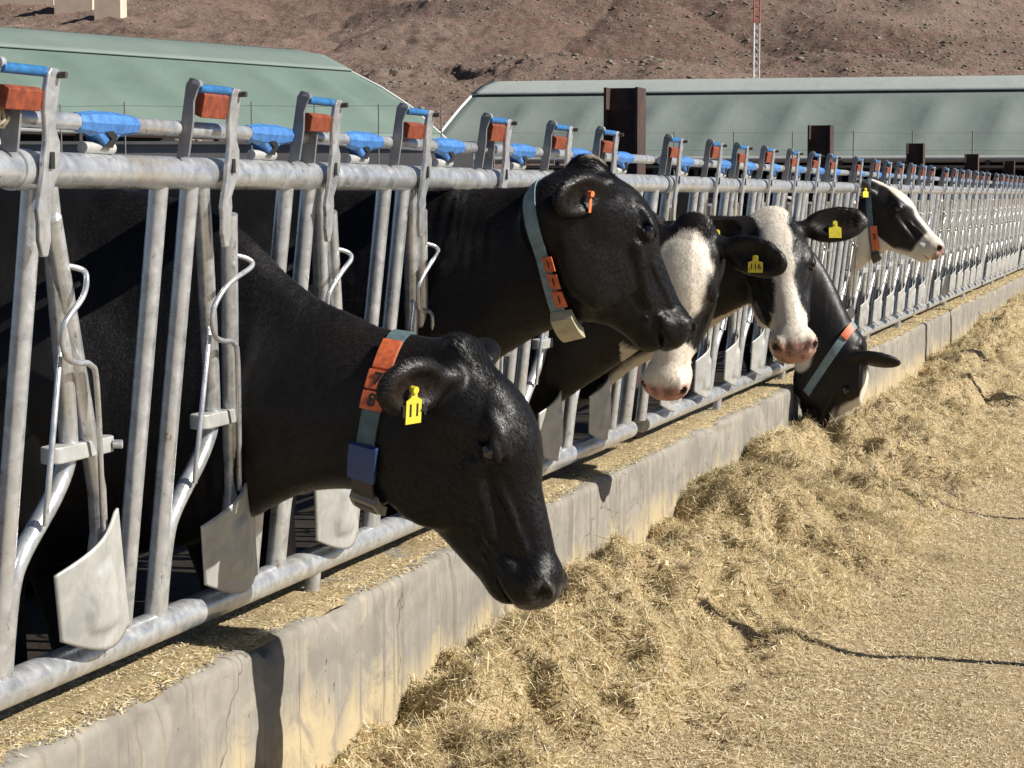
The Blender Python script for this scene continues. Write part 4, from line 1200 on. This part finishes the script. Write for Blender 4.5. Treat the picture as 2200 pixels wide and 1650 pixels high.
def cow2():
    Xc, Yc = -2.10, 5.68
    L = lambda x, z, y=0: np.array((x - Xc, y, z))
    H = Frame(L(-1.545, 1.600), (.40, .44, -.80), (.47, .50, .60), 1.05)
    neck = [(-.55, 0, 1.53, .64, .25), (-.25, 0, 1.53, .74, .17), (.0, 0, 1.52, .86, .125), (.14, 0, 1.525, .955, .118), (.26, 0, 1.53, 1.045, .115), (.35, 0, 1.535, 1.11, .112), (.44, 0, 1.545, 1.15, .11), (.56, .01, 1.555, 1.17, .09)]
    ears = [(WD(H, (-.42, -.86, -.22)), WD(H, (.55, -.40, -.10)), .185), (WD(H, (.35, .85, .0)), WD(H, (.5, -.5, .2)), .17)]
    def coat(V, p):
        c = np.repeat(BLACK[None], len(V), 0)
        c = nosecol(c, p, (.03, .026, .025), .5)
        m = sm(np.sqrt(((p[:, 0] + .01) / .03) ** 2 + ((p[:, 1] + .02) / .02) ** 2), 1.2, .8) * sm(p[:, 2], -.05, -.02)
        return blend(c, WHITE, m)
    cow, V, Q = make_cow('cow', (Xc, Yc, 0), H, neck, [], ears, coat, .007, furn=90000)
    tag(cow, 'black cow with raised head, cream box hanging from its pale blue collar', 'cow', CG)
    eyes(cow, H)
    c, pt, (up, sd, n) = collar(cow, V, Q, L(-1.665, 1.37), (-.19, 0, 1), (.98, 0, .19), .040, 'collar_web_pale', sag=.01)
    sg = -1 if sd.y > 0 else 1; A = lambda deg: sg * radians(deg)
    for a in (100, 117, 134):
        b = patch_on(pt, A(a), A(a + 14), .05, .85, .004, .007, 'number_block', 'collar_orange', c)
        p = pt(A(a + 7), .45, .0118); t = (pt(A(a + 4), .4, 0) - pt(A(a + 10), .4, 0)).normalized(); w = (pt(A(a + 7), .5, 0) - pt(A(a + 7), -.5, 0)).normalized()
        digit('1', p, w, t, .030, 'black_paint', b)
    patch_on(pt, A(152), A(178), -.55, 1.0, .004, .030, 'transponder', 'transponder', c)
    eartag(cow, H, -1, ears, .09, '', 'tag_orange', (.010, .05))
    return cow
cow2()

def cow3():
    Xc, Yc = -2.10, 6.98
    L = lambda x, z, y=0: np.array((x - Xc, y, z))
    H = Frame(L(-1.565, 1.415, -.02), (-.12, -.30, -.95), (.12, -.93, .33), 1.08)
    neck = [(-.55, 0, 1.45, .64, .25), (-.25, 0, 1.46, .68, .17), (.0, 0, 1.44, .76, .12), (.15, 0, 1.42, .86, .12), (.30, 0, 1.40, .96, .12), (.42, 0, 1.40, 1.05, .115), (.54, -.01, 1.39, 1.10, .10)]
    ears = [((-.25, -.95, -.1), (.1, -.1, 1), .19), (WD(H, (.95, -.05, -.32)), WD(H, (.25, -.9, -.1)), .205)]
    def coat(V, p):
        c = np.repeat(BLACK[None], len(V), 0)
        nz = fbm(V[:, 0] * 14, V[:, 1] * 14, V[:, 2] * 14, 3, 75) * .018
        ay = np.abs(p[:, 1]) + nz
        wdt = np.interp(p[:, 0], [.0, .05, .12, .2, .28, .36, .42], [.0, .045, .085, .082, .05, .035, .2])
        m = sm(ay, wdt + .008, wdt - .008) * sm(p[:, 0], .02, .04) * (p[:, 2] > -.15)
        m = np.maximum(m, sm(p[:, 0] + nz, .39, .41))
        m = m * (np.linalg.norm(p, axis=1) < .62) * (p[:, 2] > -.205) * (np.abs(p[:, 1]) < .16)
        c = blend(c, WHITE, np.clip(m, 0, 1))
        return nosecol(c, p, PINK, .55)
    cow, V, Q = make_cow('cow', (Xc, Yc, 0), H, neck, [], ears, coat, .008, furn=45000)
    tag(cow, 'cow with a broad white forehead and pink nose, half hidden behind the second black cow', 'cow', CG)
    eyes(cow, H); eartag(cow, H, 1, ears, .12, '116', hang=(0, 0, -1), size=(.05, .05))
cow3()

def cow4():
    Xc, Yc = -2.10, 7.62
    L = lambda x, z, y=0: np.array((x - Xc, y, z))
    H = Frame(L(-1.435, 1.450, .06), (.27, -.60, -.75), (.20, -.76, .62), 1.10)
    neck = [(-.55, 0, 1.45, .64, .25), (-.25, 0, 1.44, .66, .17), (.0, 0, 1.43, .74, .12), (.15, 0, 1.425, .87, .12), (.30, 0, 1.42, .95, .12), (.42, .02, 1.43, 1.01, .115), (.58, .06, 1.44, 1.12, .11), (.66, .08, 1.43, 1.18, .09)]
    ears = [((-.02, -.98, .10), (.35, -.25, .9), .205), ((-.02, .98, .04), (.4, .25, .88), .215)]
    def coat(V, p):
        c = np.repeat(BLACK[None], len(V), 0)
        nz = fbm(V[:, 0] * 12, V[:, 1] * 12, V[:, 2] * 12, 3, 76) * .014
        ay = np.abs(p[:, 1] + .008) + nz
        wdt = np.interp(p[:, 0], [-.06, .0, .06, .14, .22, .30, .38, .44], [.06, .06, .045, .050, .038, .028, .042, .2])
        m = sm(ay, wdt + .006, wdt - .006) * (p[:, 2] > -.14) * (p[:, 0] > -.06)
        m = np.maximum(m, sm(p[:, 0] + nz, .405, .42)) * (np.linalg.norm(p, axis=1) < .62) * (p[:, 2] > -.205)
        u = sm(V[:, 2] - np.interp(V[:, 0], [0, .15, .3, .6], [.765, .90, .985, 1.17]) + nz * 2, .01, -.02) * sm(V[:, 0], -.1, .0) * ((p[:, 0] < .12) | (p[:, 2] < -.2))
        c = blend(c, WHITE, np.clip(m, 0, 1)); c = blend(c, WHITE * .85, u)
        return nosecol(c, p, (.42, .24, .20), .75)
    cow, V, Q = make_cow('cow', (Xc, Yc, 0), H, neck, [], ears, coat, .008, furn=45000)
    tag(cow, 'cow with a narrow white blaze facing the camera, both black ears spread with yellow tags', 'cow', CG)
    eyes(cow, H); eartag(cow, H, -1, ears, .10, '', size=(.045, .055)); eartag(cow, H, 1, ears, .11, '', size=(.045, .055))
    m = MB()
    for i in range(26):
        p = Vector(H.out((.45 + random.uniform(-.03, .03), random.uniform(-.045, .045), -.165))); m.tube([p, p + Vector((random.uniform(-.02, .02), random.uniform(-.03, .01), -random.uniform(.02, .045)))], [.0008, .0003], 3, False)
    m.build('whiskers', 'twine', cow)
cow4()

def cow5():
    Xc, Yc = -2.10, 11.25
    L = lambda x, z, y=0: np.array((x - Xc, y, z))
    H = Frame(L(-1.600, .705, .02), (-.22, -.04, -.97), (.93, -.02, -.2), 1.14)
    neck = [(-.55, 0, 1.45, .62, .25), (-.25, 0, 1.48, .68, .17), (.0, 0, 1.43, .74, .125), (.1, 0, 1.36, .66, .12), (.2, 0, 1.24, .54, .115), (.3, 0, 1.10, .46, .115), (.4, 0, .90, .42, .11), (.48, .01, .76, .42, .10)]
    ears = [(WD(H, (.93, .05, -.14)), WD(H, (.1, .5, .8)), .215), (WD(H, (.1, .9, -.1)), WD(H, (.2, -.2, 1)), .20)]
    def coat(V, p):
        c = np.repeat(BLACK[None], len(V), 0)
        nz = fbm(V[:, 0] * 12, V[:, 1] * 12, V[:, 2] * 12, 3, 77) * .012
        m = sm(np.abs(p[:, 1] + .028) + nz, .040, .028) * (p[:, 2] > -.08) * sm(p[:, 0], .08, .12)
        q = np.sqrt(((p[:, 0] - .10) / .07) ** 2 + ((p[:, 2] + .27) / .05) ** 2)
        m2 = sm(q + nz * 8, 1.1, .9) * (p[:, 0] > -.1)
        return blend(blend(c, WHITE, m), WHITE * .8, m2)
    cow, V, Q = make_cow('cow', (Xc, Yc, 0), H, neck, [], ears, coat, .010)
    tag(cow, 'black cow in a pale blue collar eating with its nose in the hay', 'cow', CG)
    eyes(cow, H)
    c, pt, (up, sd, n) = collar(cow, V, Q, L(-1.735, .72), (.55, 0, .83), (.83, 0, -.55), .042, 'collar_web_pale', sag=.0)
    sg = -1 if sd.y > 0 else 1; A = lambda deg: sg * radians(deg)
    patch_on(pt, A(20), A(60), -.5, .5, .004, .009, 'number_block', 'collar_orange', c)
cow5()

def cow6():
    Xc, Yc = -2.10, 13.60
    L = lambda x, z, y=0: np.array((x - Xc, y, z))
    H = Frame(L(-1.885, 1.60), (.77, -.02, -.635), (.635, 0, .77), 1.14)
    neck = [(-.55, 0, 1.45, .62, .25), (-.25, 0, 1.46, .70, .16), (.0, 0, 1.46, .90, .12), (.08, 0, 1.53, 1.0, .115), (.17, 0, 1.57, 1.09, .11), (.26, 0, 1.58, 1.15, .09)]
    ears = [((-.55, -.80, -.15), (.5, -.6, .5), .18), ((-.3, .9, .0), (.8, .3, .3), .18)]
    def coat(V, p):
        nz = fbm(V[:, 0] * 9, V[:, 1] * 9, V[:, 2] * 9, 3, 78) * .03
        c = np.repeat(WHITE[None], len(V), 0)
        q = np.maximum(np.abs(p[:, 0] - .19) / .215, np.abs(p[:, 2] + .10) / .115) + nz * 2
        side = sm(q, 1.03, .97) * sm(np.abs(p[:, 1]), .028, .045)
        side = np.maximum(side, sm(p[:, 0] + nz, .02, .0) * sm(p[:, 2] + nz, -.13, -.11) * sm(np.abs(p[:, 1]), .045, .06))
        c = blend(c, BLACK, side)
        back = sm(V[:, 0] + nz * 2 - (V[:, 2] - 1.3) * .5, -.02, -.06)
        c = blend(c, BLACK, back)
        return nosecol(c, p, (.45, .30, .24), .6)
    cow, V, Q = make_cow('cow', (Xc, Yc, 0), H, neck, [], ears, coat, .010)
    tag(cow, 'farthest head out of the fence, cow with white jaw and black face patch looking right', 'cow', CG)
    eyes(cow, H); eartag(cow, H, -1, ears, .08, '', size=(.05, .05))
    c, pt, (up, sd, n) = collar(cow, V, Q, L(-1.90, 1.34), (-.1, 0, 1), (1, 0, .1), .036, 'collar_web', sag=.01)
    sg = -1 if sd.y > 0 else 1; A = lambda deg: sg * radians(deg)
    b = patch_on(pt, A(100), A(150), -.1, 1.1, .004, .010, 'number_block', 'collar_orange', c)
    patch_on(pt, A(155), A(182), -.5, .9, .004, .02, 'transponder', 'dark_steel', c)
    p = pt(A(125), .5, .0155); t = (pt(A(120), .5, 0) - pt(A(130), .5, 0)).normalized(); w = (pt(A(125), .5, 0) - pt(A(125), -.5, 0)).normalized()
    digit('3', p, w, t, .05, 'black_paint', b)
cow6()

# ---- cows standing loose in the pen behind the fence
def pen_cow(seed, label, loc, rz):
    H = Frame((.42, 0, 1.30), (.80, 0, -.60), (.60, 0, .80), 1.0)
    neck = [(-.55, 0, 1.45, .62, .25), (-.25, 0, 1.46, .70, .17), (.0, 0, 1.45, .86, .13), (.2, 0, 1.42, .98, .11), (.42, 0, 1.36, 1.05, .10)]
    ears = [((-.2, -.95, 0), (.5, -.2, .8), .19), ((-.2, .95, 0), (.5, .2, .8), .19)]
    def coat(V, p):
        n = fbm(V[:, 0] * 1.6 + seed, V[:, 1] * 1.8, V[:, 2] * 1.6 + seed, 3, seed)
        c = np.repeat(BLACK[None], len(V), 0)
        return blend(c, WHITE, sm(n, .0, .05))
    cow, V, Q = make_cow('cow', loc, H, neck, [], ears, coat, .020)
    cow.rotation_euler = (0, 0, rz); tag(cow, label, 'cow', 'cows loose in the pen')
    return cow
pen_cow(3, 'pied cow standing in the pen just past the first rusty beam', (-6.2, 25.5, 0), radians(200))
pen_cow(9, 'pied cow standing deeper in the pen behind the small panels', (-8.0, 36.0, 0), radians(20))
pen_cow(15, 'mostly white cow standing in the pen behind the second black cow', (-5.2, 19.5, 0), radians(160))
